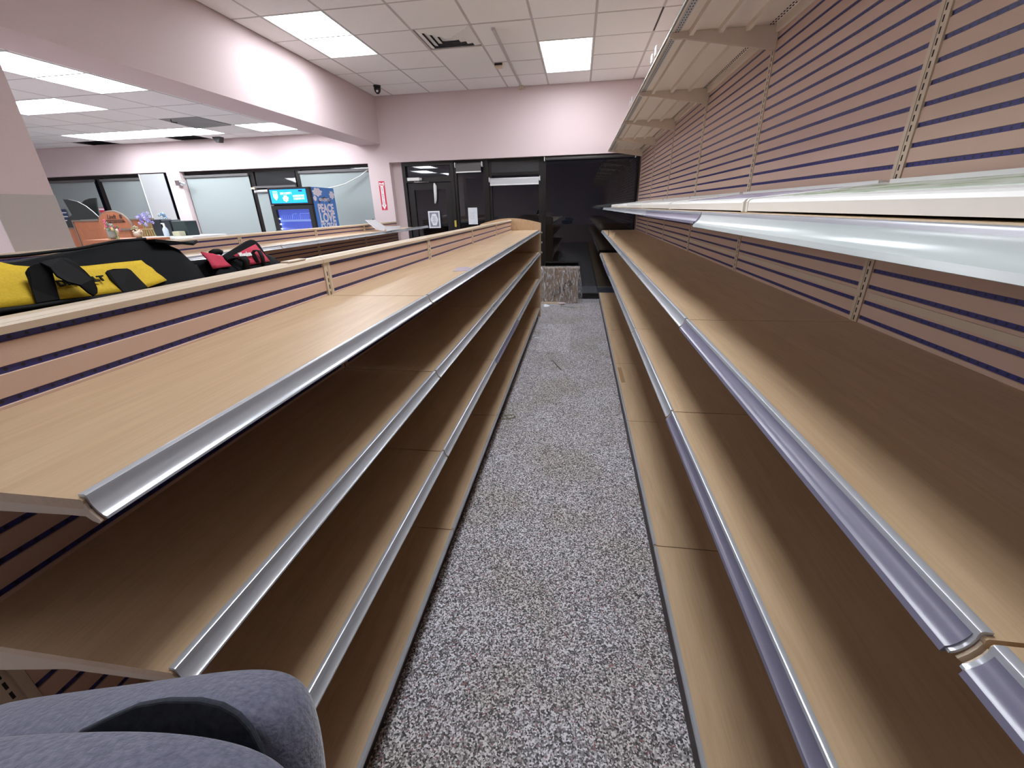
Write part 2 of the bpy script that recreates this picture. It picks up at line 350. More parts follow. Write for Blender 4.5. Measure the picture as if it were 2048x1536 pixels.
# ------------------------------------------------------------------ storefront right of the pillar
BZ = M['bronze']
def window(n, x0, x1, z0, z1, y=YG, frame=.045, blackpane=False):
    f = MB(); f.box(x0, x0+frame, y-.04, y+.04, z0, z1); f.box(x1-frame, x1, y-.04, y+.04, z0, z1)
    f.box(x0+frame, x1-frame, y-.04, y+.04, z1-frame, z1); f.box(x0+frame, x1-frame, y-.04, y+.04, z0, z0+frame)
    w = struct('window_%d' % n, f, BZ)
    part('pane', MB().box(x0+frame, x1-frame, y-.004, y+.004, z0+frame, z1-frame), M['glass'], w); return w
ZT = ZLIN
d = MB(); d.box(-3.13, -3.07, YG-.06, YG+.06, 0, ZT); d.box(-2.25, -2.19, YG-.06, YG+.06, 0, ZT); d.box(-3.07, -2.25, YG-.06, YG+.06, 2.05, 2.13); d.box(-3.07, -2.25, YG-.06, YG+.06, ZT-.06, ZT)
dr = struct('door_1', d, BZ)
lf = MB(); lf.box(-3.06, -2.95, YG-.03, YG+.03, .01, 2.04); lf.box(-2.37, -2.26, YG-.03, YG+.03, .01, 2.04); lf.box(-2.95, -2.37, YG-.03, YG+.03, 1.93, 2.04); lf.box(-2.95, -2.37, YG-.03, YG+.03, .01, .28)
lf = part('door_leaf', lf, BZ, dr); part('pane', MB().box(-2.95, -2.37, YG-.004, YG+.004, .28, 1.93), M['glass'], lf)
part('transom_pane', MB().box(-3.07, -2.25, YG-.004, YG+.004, 2.13, ZT-.06), M['glass'], dr)
part('push_bar', MB().tube([(-2.93, YG-.09, 1.02), (-2.39, YG-.09, 1.02)], .018, 10).tube([(-2.92, YG-.09, 1.02), (-2.92, YG-.03, 1.02)], .014).tube([(-2.40, YG-.09, 1.02), (-2.40, YG-.03, 1.02)], .014), M['chrome'], lf)
part('lock_tag', MB().box(-2.235, -2.20, YG-.066, YG-.06, 1.30, 1.41), mat('yellow_tag', (.55, .42, .05), .5), dr)
t = thing('door_closer', (-2.9, YG-.1, 2.08), 'silver hydraulic closer box above the dark glass door', 'door closer')
part('body', MB().box(-3.03, -2.81, YG-.11, YG-.06, 2.075, 2.125), M['white'], t, None, False, .004)
part('end_cap', MB().tube([(-2.81, YG-.085, 2.10), (-2.76, YG-.085, 2.10)], .026, 12), M['chrome'], t)
part('arm', MB().tube([(-2.90, YG-.085, 2.07), (-2.90, YG-.12, 2.05), (-2.78, YG-.20, 2.045), (-2.66, YG-.06, 2.05)], .008, 8), M['chrome'], t)
window(2, -2.19, -1.63, .05, ZT)
window(3, -1.57, -.66, .05, ZT); 
window(4, -.63, .96, .05, ZT)
struct('trim_2', MB().box(-1.63, -1.57, YG-.06, YG+.06, 0, ZT).box(-.66, -.63, YG-.05, YG+.05, 0, ZT), BZ)
struct('trim_3', MB().box(-3.13, XW, YG-.05, YG+.06, 0, .055), BZ)
struct('trim_4', MB().box(.945, XW, YG-.16, YG+.05, 0, ZT), M['brown'])
struct('trim_5', MB().box(-1.57, -.66, YG-.035, YG+.035, 2.115, 2.16), BZ)
part('dark_panel', MB().box(-1.53, -.70, YG-.03, YG-.02, 2.16, ZT-.045), mat('smoked_panel', (.03, .03, .032), .5), bpy.data.objects['trim_5'])
def roller(x0, x1, z, r, label, m, drop=0, y=YG-.09, group='rolled-up blinds'):
    t = thing('roller_blind', ((x0+x1)/2, y, z-r), label, 'blind', group)
    part('tube', MB().tube([(x0, y, z), (x1, y, z)], r, 14), m, t, None, True)
    part('end_bracket', MB().box(x0-.012, x0, y-r, YG-.04, z-r-.005, z+r+.01), M['white'], t); part('end_bracket', MB().box(x1, x1+.012, y-r, YG-.04, z-r-.005, z+r+.01), M['white'], t)
    if drop:
        part('fabric', MB().box(x0+.01, x1-.01, y-r+.001, y-r+.004, z-drop, z), m, t); part('hem_bar', MB().box(x0+.01, x1-.01, y-r-.003, y-r+.008, z-drop-.02, z-drop), M['white'], t)
roller(-2.14, -1.68, 2.292, .03, 'short grey roller blind rolled up beside the door, above the sheet of paper', M['blindg'], .10)
roller(-1.55, -.69, 2.045, .028, 'pale roller blind hung halfway down the middle dark window', M['blindw'], .07)
roller(-.60, .86, 2.335, .028, 'long grey roller blind rolled up at the top of the large right window', M['blindg'], 0)
# papers on the glass
def notice(x0, x1, z0, z1, label, ornate):
    y = YG-.034 if ornate else YG-.008
    t = thing('notice', ((x0+x1)/2, y, z0), label, 'notice')
    part('sheet', MB().box(x0, x1, y-.002, y, z0, z1), M['paper'], t)
    ink = mat('grey_ink', (.25, .26, .32), .8)
    w, h = x1-x0, z1-z0
    if ornate:
        part('printed_border', MB().box(x0+.12*w, x0+.88*w, y-.003, y-.002, z0+.08*h, z0+.92*h), ink, t)
        pts = [(x0+w/2+w*.30*math.cos(a)*(1+.06*math.cos(6*a)), z0+h/2+h*.36*math.sin(a)*(1+.06*math.cos(6*a))) for a in [2*math.pi*k/40 for k in range(40)]]
        part('printed_medallion', MB().prism(pts, 'y', y-.004, y-.003), M['paper'], t)
        for k in range(6): part('text_line', MB().box(x0+w*(.5-.1-.06*(k % 2)), x0+w*(.5+.1+.06*(k % 2)), y-.005, y-.004, z0+h*(.3+.07*k), z0+h*(.325+.07*k)), ink, t)
    else:
        for k in range(5): part('text_line', MB().box(x0+w*.15, x0+w*(.6+.05*(k % 3)), y-.003, y-.002, z0+h*(.35+.09*k), z0+h*(.36+.09*k)), ink, t)
notice(-2.73, -2.51, 1.285, 1.575, 'white sheet with ornate printed border taped to the glass door', True)
notice(-1.985, -1.815, 1.335, 1.615, 'plain white sheet with faint lines on the narrow pane beside the door', False)
solo('hanging_tassel', MB().tube([(-2.56, YG-.05, 2.03), (-2.55, YG-.05, 1.98), (-2.55, YG-.06, 1.86), (-2.56, YG-.05, 1.75), (-2.575, YG-.05, 1.70)], [.012, .03, .028, .022, .012], 8), M['white'], 'pale crumpled ribbon hanging on the dark glass door', 'ribbon', smooth=True)
# fire extinguisher sign on the pillar
t = thing('fire_sign', (-3.5, YW, 1.61), 'red and white vertical FIRE EXTINGUISHER arrow sign on the pink pillar', 'sign')
fx0, fx1, fz0, fz1 = -3.553, -3.445, 1.612, 2.085
part('board', MB().box(fx0, fx1, YW-.004, YW, fz0, fz1), M['red'], t)
xm = (fx0+fx1)/2; sw = mat('sign_white', (.85, .82, .82), .5)
part('arrow', MB().prism([(xm-.026, 2.0), (xm-.026, 1.70), (xm-.045, 1.70), (xm, 1.622), (xm+.045, 1.70), (xm+.026, 1.70), (xm+.026, 2.0), (xm+.045, 2.02), (xm+.045, 2.068), (xm, 2.05), (xm-.045, 2.068), (xm-.045, 2.02)], 'y', YW-.0055, YW-.004), sw, t)
text('lettering', 'FIRE', M['red'], t, (xm, YW-.006, 2.022), (1, 0, 0), (0, 0, 1), .042, .001, 0, .02)
for k, c in enumerate('EXTINGUISHER'): text('letter', c, mat('sign_ink', (.06, .02, .03), .6) if k == 0 else bpy.data.materials['sign_ink'], t, (xm, YW-.006, 1.975-.0265*k), (1, 0, 0), (0, 0, 1), .031, .001, 0, .015)
# ------------------------------------------------------------------ left windows with drawn blinds
def blind(x0, x1, label, z0=.6):
    t = thing('roller_blind', ((x0+x1)/2, YG-.05, z0), label, 'blind', 'drawn grey blinds')
    part('cassette', MB().box(x0, x1, YG-.09, YG-.045, 2.265, 2.305), M['blindg'], t); part('fabric', MB().box(x0+.01, x1-.01, YG-.062, YG-.058, z0, 2.27), M['blind'], t)
    part('hem_bar', MB().box(x0+.01, x1-.01, YG-.068, YG-.052, z0-.02, z0), M['white'], t)
window(5, -11.2, -9.47, .55, ZT); window(6, -9.47, -7.79, .55, ZT); window(7, -7.51, -6.10, .55, ZT); window(8, -6.10, -5.15, .55, ZT); window(9, -5.15, -3.71, .55, ZT)
blind(-10.95, -9.56, 'drawn grey blind behind the black fin shapes, leftmost'); blind(-9.40, -8.35, 'drawn grey blind left of the tall mirror panel')
blind(-7.49, -6.14, 'drawn grey blind right of the narrow white pillar'); blind(-5.11, -3.73, 'drawn grey blind behind the blue freezer')
hp = thing('hopper_window', (-5.63, YG-.1, 2.06), 'dark open hopper pane above the freezer, reflecting ceiling lights', 'window')
part('pane', MB().slab([(-6.03, YG-.03, 2.345), (-5.22, YG-.03, 2.345), (-5.22, YG-.055, 2.075), (-6.03, YG-.055, 2.075)], (0, .012, .004)), M['glass'], hp)
part('back_sheet', MB().slab([(-6.03, YG-.015, 2.345), (-5.22, YG-.015, 2.345), (-5.22, YG-.04, 2.075), (-6.03, YG-.04, 2.075)], (0, .004, .002)), M['black'], hp)
part('bottom_rail', MB().box(-6.06, -5.19, YG-.125, YG-.085, 2.045, 2.08), M['blindg'], hp)
part('latch', MB().box(-6.10, -6.02, YG-.14, YG-.10, 2.03, 2.06), M['cream'], hp)
roller(-6.05, -5.22, 1.995, .025, 'white blind tube just under the open hopper pane left of the freezer', M['blindw'], 0)
tag(solo('blind_sheet', MB().box(-6.04, -5.24, YG-.075, YG-.07, .6, 1.965), M['blind'], 'drawn grey blind below the hopper pane', 'blind', 'drawn grey blinds'))
mr = thing('mirror_panel', (-8.1, YW-.04, 0), 'tall shiny mirror panel leaning beside the narrow white pillar', 'mirror')
part('sheet', MB().box(-8.36, -7.83, YW-.03, YW-.02, .02, 2.35), mat('mirror_steel', (.72, .76, .77), .2, .55), mr); part('edge_strip', MB().box(-8.375, -8.36, YW-.033, YW-.017, .02, 2.355), M['white'], mr)
solo('wall_bracket', MB().box(-7.60, -7.50, YW-.06, YW, 2.13, 2.22).tube([(-7.5, YW-.04, 2.19), (-7.38, YW-.06, 2.16)], .02), M['chrome'], 'small grey metal bracket high on the narrow white pillar', 'bracket')
solo('power_cord', MB().tube([onY(735, 340, 7.84), onY(720, 352, 7.83), onY(690, 368, 7.80), onY(668, 374, 7.76), onY(655, 377, 7.5)], .008, 6), M['white'], 'pale cord sagging from the pillar to the blue freezer', 'cord', smooth=True)
# ground outside
solo('sidewalk', MB().box(-14, 6, 8.03, 9.3, -.019, -.005), speck('concrete', (.20, .21, .23), (.25, .26, .28), 20, .8), 'pale concrete walkway just outside the large dark window', 'sidewalk')
solo('asphalt_ground', MB().box(-30, 25, 8.02, 45, -.15, -.02), M['asphalt'], 'dark asphalt car park outside the windows at night', 'ground')

# ================================================================== SHELVING
cache = {}
def shared(key, fn):
    if key not in cache: cache[key] = fn()
    return cache[key]
RAILS = {  # outward offset, height: closed outlines
 'silver': [(-.008, .004), (.000, .005), (.003, .0035), (.004, .000), (.0042, -.006), (.0065, -.013), (.010, -.019), (.0145, -.0235), (.0185, -.0255), (.0195, -.0285), (.0165, -.0290), (.011, -.0255), (.0055, -.0195), (.002, -.012), (0, -.004), (-.008, .001)],
 'lav':    [(-.008, .004), (.000, .005), (.003, .0035), (.0045, .000), (.0045, -.007), (.007, -.015), (.011, -.022), (.016, -.0275), (.0215, -.031), (.0220, -.0345), (.0185, -.0345), (.012, -.0295), (.006, -.0225), (.002, -.013), (0, -.004), (-.008, .001)],
 'clear':  [(-.008, .004), (.000, .005), (.003, .0035), (.0045, .000), (.0045, -.008), (.006, -.016), (.009, -.025), (.013, -.0315), (.018, -.0345), (.0185, -.038), (.0155, -.038), (.010, -.033), (.005, -.026), (.002, -.016), (0, -.004), (-.008, .001)],
 'thin':   [(-.008, .003), (.002, .004), (.004, .001), (.004, -.014), (.001, -.016), (0, -.002), (-.008, .001)]}
HOLDER = [(.0046, -.003), (.0056, -.007), (.0090, -.0135), (.0130, -.0190), (.0175, -.0228), (.0212, -.0245), (.0235, -.0315), (.0205, -.0325), (.0165, -.0285), (.012, -.024), (.0085, -.0195), (.0045, -.0125), (.0038, -.0035)]
def smooth_rail(me):
    for p_ in me.polygons: p_.use_smooth = True
    me.set_sharp_from_angle(angle=math.radians(42)); return me
GAP = .0025
def shelf(bay, s, xf, xb, z, y0, L, rail, name='shelf', bracket=True, boardmat='maple'):
    """s = +1: front faces +x, -1: front faces -x"""
    depth = abs(xf-xb); key = (s, round(depth, 3), round(L, 3), boardmat)
    def mk():
        a = 0 if s < 0 else -depth; b = depth if s < 0 else 0
        e = b if s > 0 else a
        pts = [(0, -.002), (0, -.011), (-s*.004, -.014), (-s*depth, -.014), (-s*depth, 0), (-s*.002, 0)]
        return MB().prism(pts, 'y', GAP, L-GAP).mesh(name, M[boardmat])
    o = place(name, shared(('board',)+key, mk), bay, (xf, y0, z))
    base = 'thin' if rail == 'thin' else 'silver'; kz = 1.25 if rail == 'clear' else 1.0
    def mr(): return smooth_rail(MB().prism([(s*a*kz, b*(kz if b < 0 else 1)) for a, b in RAILS[base]], 'y', GAP+.004, L-GAP-.004).mesh('price_rail', M['silver']))
    place('price_rail', shared(('rail', s, base, kz, round(L, 3)), mr), o, (xf, y0, z))
    if rail in ('lav', 'clear'):
        def mh(): return smooth_rail(MB().prism([(s*a*kz, b*kz) for a, b in HOLDER], 'y', GAP+.008, L-GAP-.010).mesh('tag_holder', M[rail]))
        h = place('tag_holder', shared(('hold', s, rail, round(L, 3)), mh), o, (xf, y0, z)); h['label'] = 'lavender plastic tag holder' if rail == 'lav' else 'clear plastic tag holder'
    if bracket:
        def mb_(): return MB().prism([(s*.001, -.006), (s*.003, -.014), (s*.008, -.023), (s*.014, -.030), (s*.009, -.034), (s*.001, -.031), (-s*.006, -.025), (-s*.03, -.025), (-s*.20, -.032), (-s*depth, -.078), (-s*depth, -.014), (-s*.004, -.014)], 'y', 0, .003).mesh('bracket', M['cream'])
        for yy_ in (y0+GAP, y0+L-GAP-.003): place('bracket', shared(('br', s, round(depth, 3)), mb_), o, (xf, yy_, z))
    return o
def slatwall(bay, s, xface, y0, L, zs, pitch, zbot, ztop, uw=.046):
    """panel of separate slats with recessed blue inserts; zs = centre of one slot"""
    back = part('back_panel', MB().box(xface-s*.014, xface-s*.022, y0+uw, y0+L-.001, zbot, ztop), M['slat'], bay)
    slot = .0125; k0 = math.ceil((zbot-zs)/pitch); k1 = math.floor((ztop-zs)/pitch)
    edges = [zbot] + [zs+pitch*k for k in range(k0, k1+1)] + [ztop]
    for a, b in zip(edges[:-1], edges[1:]):
        lo = a+(slot/2 if a != zbot else 0); hi = b-(slot/2 if b != ztop else 0)
        if hi-lo < .004: continue
        h = round(hi-lo, 4)
        me = shared(('slat', s, h, round(L, 3)), lambda: MB().prism([(0, -h/2+.001), (0, h/2-.001), (-s*.001, h/2), (-s*.0135, h/2), (-s*.0135, -h/2), (-s*.001, -h/2)], 'y', -(L-uw)/2+.0005, (L-uw)/2-.0005).mesh('slat', M['slat']))
        place('slat', me, back, (xface, y0+L/2+uw/2, (lo+hi)/2))
    me = shared(('ins', s, round(L, 3)), lambda: MB().box(-s*.0035, -s*.0135, -(L-uw)/2+.001, (L-uw)/2-.001, -.006, .006).mesh('slot_insert', M['blue']))
    for k in range(k0, k1+1):
        z = zs+pitch*k
        if zbot+.006 < z < ztop-.006: place('slot_insert', me, back, (xface, y0+L/2+uw/2, z))
    return back
def upright(bay, s, xface, y, z0, z1, w=.044):
    y = y+.0225
    o = part('upright', MB().prism([(-s*.03+xface, y-w/2), (xface+s*.004, y-w/2), (xface+s*.004, y+.002), (xface+s*.001, y+.003), (xface+s*.001, y+.006), (xface+s*.004, y+.007), (xface+s*.004, y+w/2), (-s*.03+xface, y+w/2)], 'z', z0, z1), M['cream'], bay)
    mb = MB(); n = int((z1-z0-.03)/.0254)
    for k in range(n):
        z = z0+.02+.0254*k
        mb.box(xface+s*.0035, xface+s*.0048, y-.008, y-.0035, z, z+.016)
    part('slot_row', mb, M['dark'], o)
ORD = ['nearest the camera', 'second from the camera', 'third from the camera', 'fourth from the camera', 'fifth from the camera', 'sixth from the camera', 'seventh and last, beside the dark window', 'added to block light, farthest behind the camera', 'added to block light, just behind the camera']
ZRB, ZR1, ZR2, ZR3, ZRT = .155, .839, 1.208, 1.562, 2.405
# ---- right wall run
for k in range(-2, 7):  # first two bays are unseen, added behind the camera to block stray light
    n = k-1; y0 = YR+n*BAY; L = BAY if n < 5 else 7.70-y0
    b = thing('wall_shelving_bay', (.67, y0+L/2, 0), 'tall slatwall shelving bay along the right wall, %s' % ORD[k], 'shelving', 'wall shelving bays on the right')
    slatwall(b, -1, XRB, y0, L, 1.2265, .0506, .16, 2.385)
    upright(b, -1, XRB, y0, .10, 2.43)
    if k == 6: upright(b, -1, XRB, y0+L-.001, .10, 2.43)
    shelf(b, -1, .396, XRB, ZRB, y0, L, 'thin', 'base_shelf', False)
    part('kick_plate', MB().box(.412, .43, y0+.003, y0+L-.003, .0, ZRB-.014), M['kick'], b)
    part('base_foot', MB().box(.43, XRB, y0+.01, y0+.04, 0, ZRB-.014), M['kick'], b)
    shelf(b, -1, .389, XRB, ZR1, y0, L, 'lav' if n in (0, 1-2, 4) else 'silver')
    shelf(b, -1, XRF, XRB, ZR2, y0, L, 'lav' if n in (0, -1) else 'silver')
    shelf(b, -1, .398, XRB, ZR3, y0, L, 'clear' if n in (-1, 0) else ('lav' if n == 1 else 'silver'))
    # canopy: ribbed metal deck on brackets
    dk = part('canopy_deck', MB().box(.425, XRB-.002, y0+.002, y0+L-.002, ZRT-.004, ZRT+.004), M['creamw'], b)
    fr = MB().prism([(.425, ZRT+.004), (.425, ZRT-.02), (.428, ZRT-.02), (.43, ZRT-.004)], 'y', y0+.002, y0+L-.002); part('front_lip', fr, M['creamw'], dk)
    part('back_flange', MB().box(XRB-.020, XRB-.002, y0+.02, y0+L-.02, ZRT-.040, ZRT-.004), M['creamw'], dk)
    for xr in (.53, .67, .80):
        part('rib', MB().prism([(xr-.014, ZRT-.004), (xr-.010, ZRT-.024), (xr+.010, ZRT-.024), (xr+.014, ZRT-.004)], 'y', y0+.006, y0+L-.006), M['creamw'], dk)
    part('perforated_strip', MB().box(.445, .475, y0+.02, y0+L-.02, ZRT-.006, ZRT-.004), M['tbeige'], dk)
    ph = MB()
    for q in range(int(L/.03)):
        for xx in (.452, .464, .90, .912): ph.box(xx, xx+.004, y0+.03+.03*q, y0+.042+.03*q, ZRT-.0068, ZRT-.0035)
    part('perforations', ph, M['dark'], dk)['kind'] = 'stuff'
    for yy_ in (y0+.004, y0+L-.008):
        part('canopy_bracket', MB().prism([(.43, ZRT-.026), (.45, ZRT-.034), (.50, ZRT-.034), (XRB-.002, ZRT-.110), (XRB-.002, ZRT-.005), (.43, ZRT-.005)], 'y', yy_, yy_+.004), M['creamw'], b)
    part('canopy_price_rail', MB().prism([(.425-a*.7, ZRT+c*.9) for a, c in RAILS['silver']], 'y', y0+.004, y0+L-.004), M['clear'], b)
    for q in range(2 if k in (2, 3, 4) else 0):
        yy_ = y0+L*(.25+.12*q); part('tag_clip', MB().box(.405, .409, yy_, yy_+.05, ZRT-.005, ZRT+.035), M['clear'], b)
    # pale wood splice strip on the panel between the lower slots
    part('shelf_backstop', MB().box(XRB-.0045, XRB, y0+.025, y0+L-.025, 1.292, 1.312), M['cream'], b)
# ---- white trays on the eye-level shelf
gfx = []
for nm, c0, c1, c2 in (('green', (.50, .60, .48), (.20, .34, .14), (.70, .75, .74)), ('violet', (.42, .40, .56), (.20, .17, .34), (.66, .66, .76)), ('plain', (.74, .74, .74), (.66, .66, .68), (.8, .8, .8))):
    m = mat('tray_print_'+nm, c0, .25); v = coords(m, (3, 1.6, 3), 'World'); nz = nd(m, 'ShaderNodeTexNoise'); nz.inputs['Scale'].default_value = 3.5; nz.inputs['Detail'].default_value = 5; lk(m, v, nz.inputs['Vector'])
    lk(m, ramp(m, nz.outputs['Fac'], [(.36, c1), (.47, c0), (.7, c2)]), bsdf(m).inputs['Base Color']); gfx.append(m)
TL = ['with green leaf print, nearest the camera', 'with plum print, second from the camera', 'with violet print, third from the camera', 'plain, fourth from the camera', 'plain, fifth from the camera', 'plain, sixth from the camera', 'plain, farthest at the dark window']
for k in range(7):
    n = k-1; y0 = YR+n*BAY+.012; y1 = (YR+(n+1)*BAY if n < 5 else 7.70)-.012; z = ZR3+.001
    t = thing('display_tray', (.73, (y0+y1)/2, z), 'white plastic display tray on the right eye-level shelf, %s' % TL[k], 'tray', 'white trays on the right run')
    xf, xk = .525, .925
    prof = [(xf, z+.004), (xf-.001, z+.028), (xf+.003, z+.0345), (xf+.012, z+.0385), (xf+.05, z+.0405), (xk, z+.072), (xk, z+.004)]
    part('tray_body', MB().prism(prof, 'y', y0+.014, y1-.014), M['white'], t, None, False)
    for yy_ in (y0, y1-.014):
        pr = [(a-(.003 if i < 5 else 0), c+(.0035 if 0 < i < 6 else 0)) for i, (a, c) in enumerate(prof)]; pr[0] = (xf-.003, z); pr[-1] = (xk, z)
        part('side_rim', MB().prism(pr, 'y', yy_, yy_+.014), M['white'], t, None, False, .002)
    part('back_rim', MB().box(xk-.02, xk, y0+.014, y1-.014, z+.068, z+.082), M['white'], t)
    sl = (.072-.0405)/(xk-xf-.05); g = MB()
    za = lambda x: z+.0405+sl*(x-xf-.05)+.0012
    g.slab([(xf+.085, y0+.03, za(xf+.085)), (xk-.03, y0+.03, za(xk-.03)), (xk-.03, y1-.03, za(xk-.03)), (xf+.085, y1-.03, za(xf+.085))], (0, 0, -.002))
    part('printed_insert', g, gfx[0 if n < 1 else (1 if n == 1 else 2)], t)

# ---- left run (double sided gondola)
ZL4 = (.155, .599, .981, 1.291)
def gondola_bay(name, y0, L, xf, xb, zs, label, group, rails, zt=1.420, slot0=1.4065, pitch=.0515, rear=True):
    b = thing(name, ((xf+xb)/2, y0+L/2, 0), label, 'shelving', group)
    slatwall(b, 1, xb, y0, L, slot0, pitch, .16, zt)
    upright(b, 1, xb, y0, .1, zt+.001)
    cap = part('top_cap', MB().prism([(xb+.008, zt-.006), (xb+.009, zt+.007), (xb+.006, zt+.011), (xb+.002, zt+.0115), (xb-.002, zt+.0165), (xb-.005, zt+.0175), (xb-.030, zt+.0175), (xb-.034, zt+.014), (xb-.034, zt-.006)], 'y', y0+.001, y0+L-.001), M['cream'], b)
    shelf(b, 1, xf+.008, xb, zs[0], y0, L, 'thin', 'base_shelf', False)
    part('kick_plate', MB().box(xf-.03, xf-.05, y0+.003, y0+L-.003, 0, zs[0]-.014), M['kick'], b)
    part('base_foot', MB().box(xf-.05, xb, y0+.01, y0+.04, 0, zs[0]-.014), M['kick'], b)
    for z, r in zip(zs[1:], rails): shelf(b, 1, xf, xb, z, y0, L, r)
    if rear:
        xr = xb-.0345
        part('rear_panel', MB().box(xr, xr+.012, y0+.018, y0+L-.018, .16, zt), M['slat'], b)
        shelf(b, -1, xr-.40, xr, zs[0], y0, L, 'thin', 'base_shelf', False)
        part('rear_kick_plate', MB().box(xr-.36, xr-.38, y0+.003, y0+L-.003, 0, zs[0]-.014), M['kick'], b)
        for z in (zs[1], zs[2], 1.285): shelf(b, -1, xr-.40, xr, z, y0, L, 'silver')
    return b
O5 = ['nearest the camera', 'second from the camera', 'third from the camera', 'fourth from the camera', 'last, with the arched end panel']
for k in range(5):
    y0 = YL+k*BAY
    b = gondola_bay('gondola_bay', y0, BAY, XLF, XLB, ZL4, 'low double-sided shelving bay left of the aisle, %s' % O5[k], 'gondola bays left of the aisle', ['lav' if k == 2 else 'silver', 'silver', 'silver'])
    if k == 4:
        ye = y0+BAY; pts = [(XLF+.022, .02), (XLF+.022, 1.365)]
        for q in range(13):
            a = q/12; x = XLF+.022+(XLB-.028-XLF-.022)*a; pts.append((x, 1.385+.072*math.sin(a*math.pi/2)))
        for q in range(1, 13):
            a = 1-q/12; x = XLB-.028-(.43)*(1-a); pts.append((x, 1.385+.072*math.sin(a*math.pi/2)))
        pts += [(XLB-.458, 1.365), (XLB-.458, .02)]
        ep = part('end_panel', MB().prism(pts, 'y', ye+.001, ye+.022), M['maple'], b)
        for z in (1.255, 1.12, .98): part('hook', MB().tube([(XLF+.022, ye+.012, z), (XLF+.034, ye+.012, z+.008), (XLF+.04, ye+.012, z+.0), (XLF+.036, ye+.012, z-.014)], .005, 6), M['white'], ep)
solo('card', MB().slab([(-.650, 2.19, 1.2912), (-.572, 2.21, 1.2912), (-.590, 2.37, 1.2912), (-.668, 2.35, 1.2912)], (0, 0, .0015)), speck('card_print', (.42, .36, .42), (.50, .42, .50), 25, .4), 'small mauve printed card lying on the left top shelf', 'card')
tag(solo('tape_strip', MB().slab([(.415, 3.86, .1552), (.452, 3.87, .1552), (.455, 3.50, .1552), (.420, 3.49, .1552)], (0, 0, .0012)), mat('brown_tape', (.36, .23, .11), .35), 'short strip of brown tape stuck on the right base shelf', 'tape'))
solo('cap_chip', MB().box(-1.003, -.972, 1.34, 1.44, 1.4376, 1.4425), M['cream'], 'small loose cream cover piece on the left gondola top cap', 'cover', bev=.001)
for k, u in enumerate(((1217, 463, 1217, 471), (1228, 470, 1228, 478))):
    a = onZ(u[2], u[3], ZR2+.001); solo('shelf_clip', MB().box(a.x-.012, a.x+.006, a.y, a.y+.008, ZR2, ZR2+.006).box(a.x-.004, a.x+.004, a.y, a.y+.008, ZR2+.006, ZR2+.075).tube([(a.x, a.y+.004, ZR2+.07), (a.x+.012, a.y+.004, ZR2+.08)], .004, 6), M['blindg'] if k == 0 else M['cream'], 'small upright metal clip at the far end of the right shelf, %s' % ('dark one' if k == 0 else 'cream one'), 'clip', 'clips on the right shelf')
# ---- second gondola, further left
Z2 = (.155, .62, 1.0, 1.330); XF2, XB2 = -2.67, -3.085
for k in range(5):
    y0 = 1.185+k*BAY
    gondola_bay('gondola_bay', y0, BAY, XF2, XB2, Z2, 'low shelving bay of the next row behind the tool bags, %s' % O5[k].replace(', with the arched end panel', ' of all'), 'gondola bays of the next row', ['silver']*3, 1.412, 1.395, .045, False)
t = thing('loose_rail', (-2.66, 7.2, 1.33), 'loose metal price rail sticking out past the next row towards the door', 'rail')
part('rail', MB().prism([(XF2+.012+a*1.1, 1.337+c*1.1) for a, c in RAILS['silver']], 'y', 6.62, 7.62), M['silver'], t)
part('end_cap', MB().prism([(XF2+.012+a*1.1, 1.337+c*1.1) for a, c in RAILS['silver']], 'y', 7.62, 7.625), M['clear'], t)
t = thing('plastic_sheet', (-2.85, 6.7, 1.332), 'crumpled clear plastic sheet lying on the far end of the next row', 'plastic sheet')
pl = mat('cloudy_plastic', (.68, .68, .70), .2); bsdf(pl).inputs['Alpha'].default_value = .75
part('sheet', MB().slab([onZ(773, 463, 1.336), onZ(802, 458, 1.336), onZ(800, 452, 1.37), onZ(770, 453, 1.39)], (0, 0, .004)), pl, t)
part('folded_flap', MB().slab([onX(730, 440.5, -3.0), onX(750, 440, -3.0), onX(772, 455, -2.80), onX(766, 463, -2.74), onX(752, 459, -2.78)], (.006, 0, .004)), pl, t)
part('black_knob', MB().ball(onX(746, 439, -3.0), .012), M['black'], t)

# ================================================================== BAGS on the rear top shelf of the left gondola
nyl = speck('black_nylon', (.0022, .0025, .0036), (.005, .0056, .0075), 260, .8, 3, .3); bsdf(nyl).inputs['Specular IOR Level'].default_value = .2
yel = speck('yellow_nylon', (.66, .43, .012), (.75, .51, .02), 220, .75, 3, .3)
redn = speck('red_nylon', (.50, .025, .06), (.58, .04, .09), 220, .75, 3, .3)
strap = mat('black_strap', (.0035, .0036, .0042), .75, 0, .3)
ZB = 1.2855
def lean(u, v, off=0):
    """hit the bag's leaning side: x = -1.205 + (1.5-z)*0.58 (+off)"""
    d = ray(u, v); k = .58; x0 = -1.205+off+1.5*k     # x + k z = x0
    t_ = (x0-(CAMP.x+k*CAMP.z))/(d.x+k*d.z); return CAMP+d*t_
NRM = Vector((1, 0, .58)).normalized()
def loft(secs, name, m, parent, smooth=True):
    n = len(secs[0]); mb = MB(); mb.v = [tuple(q) for s_ in secs for q in s_]
    for i in range(len(secs)-1):
        for k in range(n): mb.f.append((i*n+k, i*n+(k+1) % n, (i+1)*n+(k+1) % n, (i+1)*n+k))
    mb.f.append(tuple(range(n))); mb.f.append(tuple((len(secs)-1)*n+k for k in range(n-1, -1, -1)))
    return part(name, mb, m, parent, None, smooth)
tb = thing('tool_bag', (-1.27, .78, ZB), 'long yellow and black nylon tool bag lettered DEWALT behind the left shelf', 'bag')
secs = []
ys = [.30, .34, .42, .55, .68, .80, .92, 1.02, 1.10, 1.15, 1.19, 1.21]
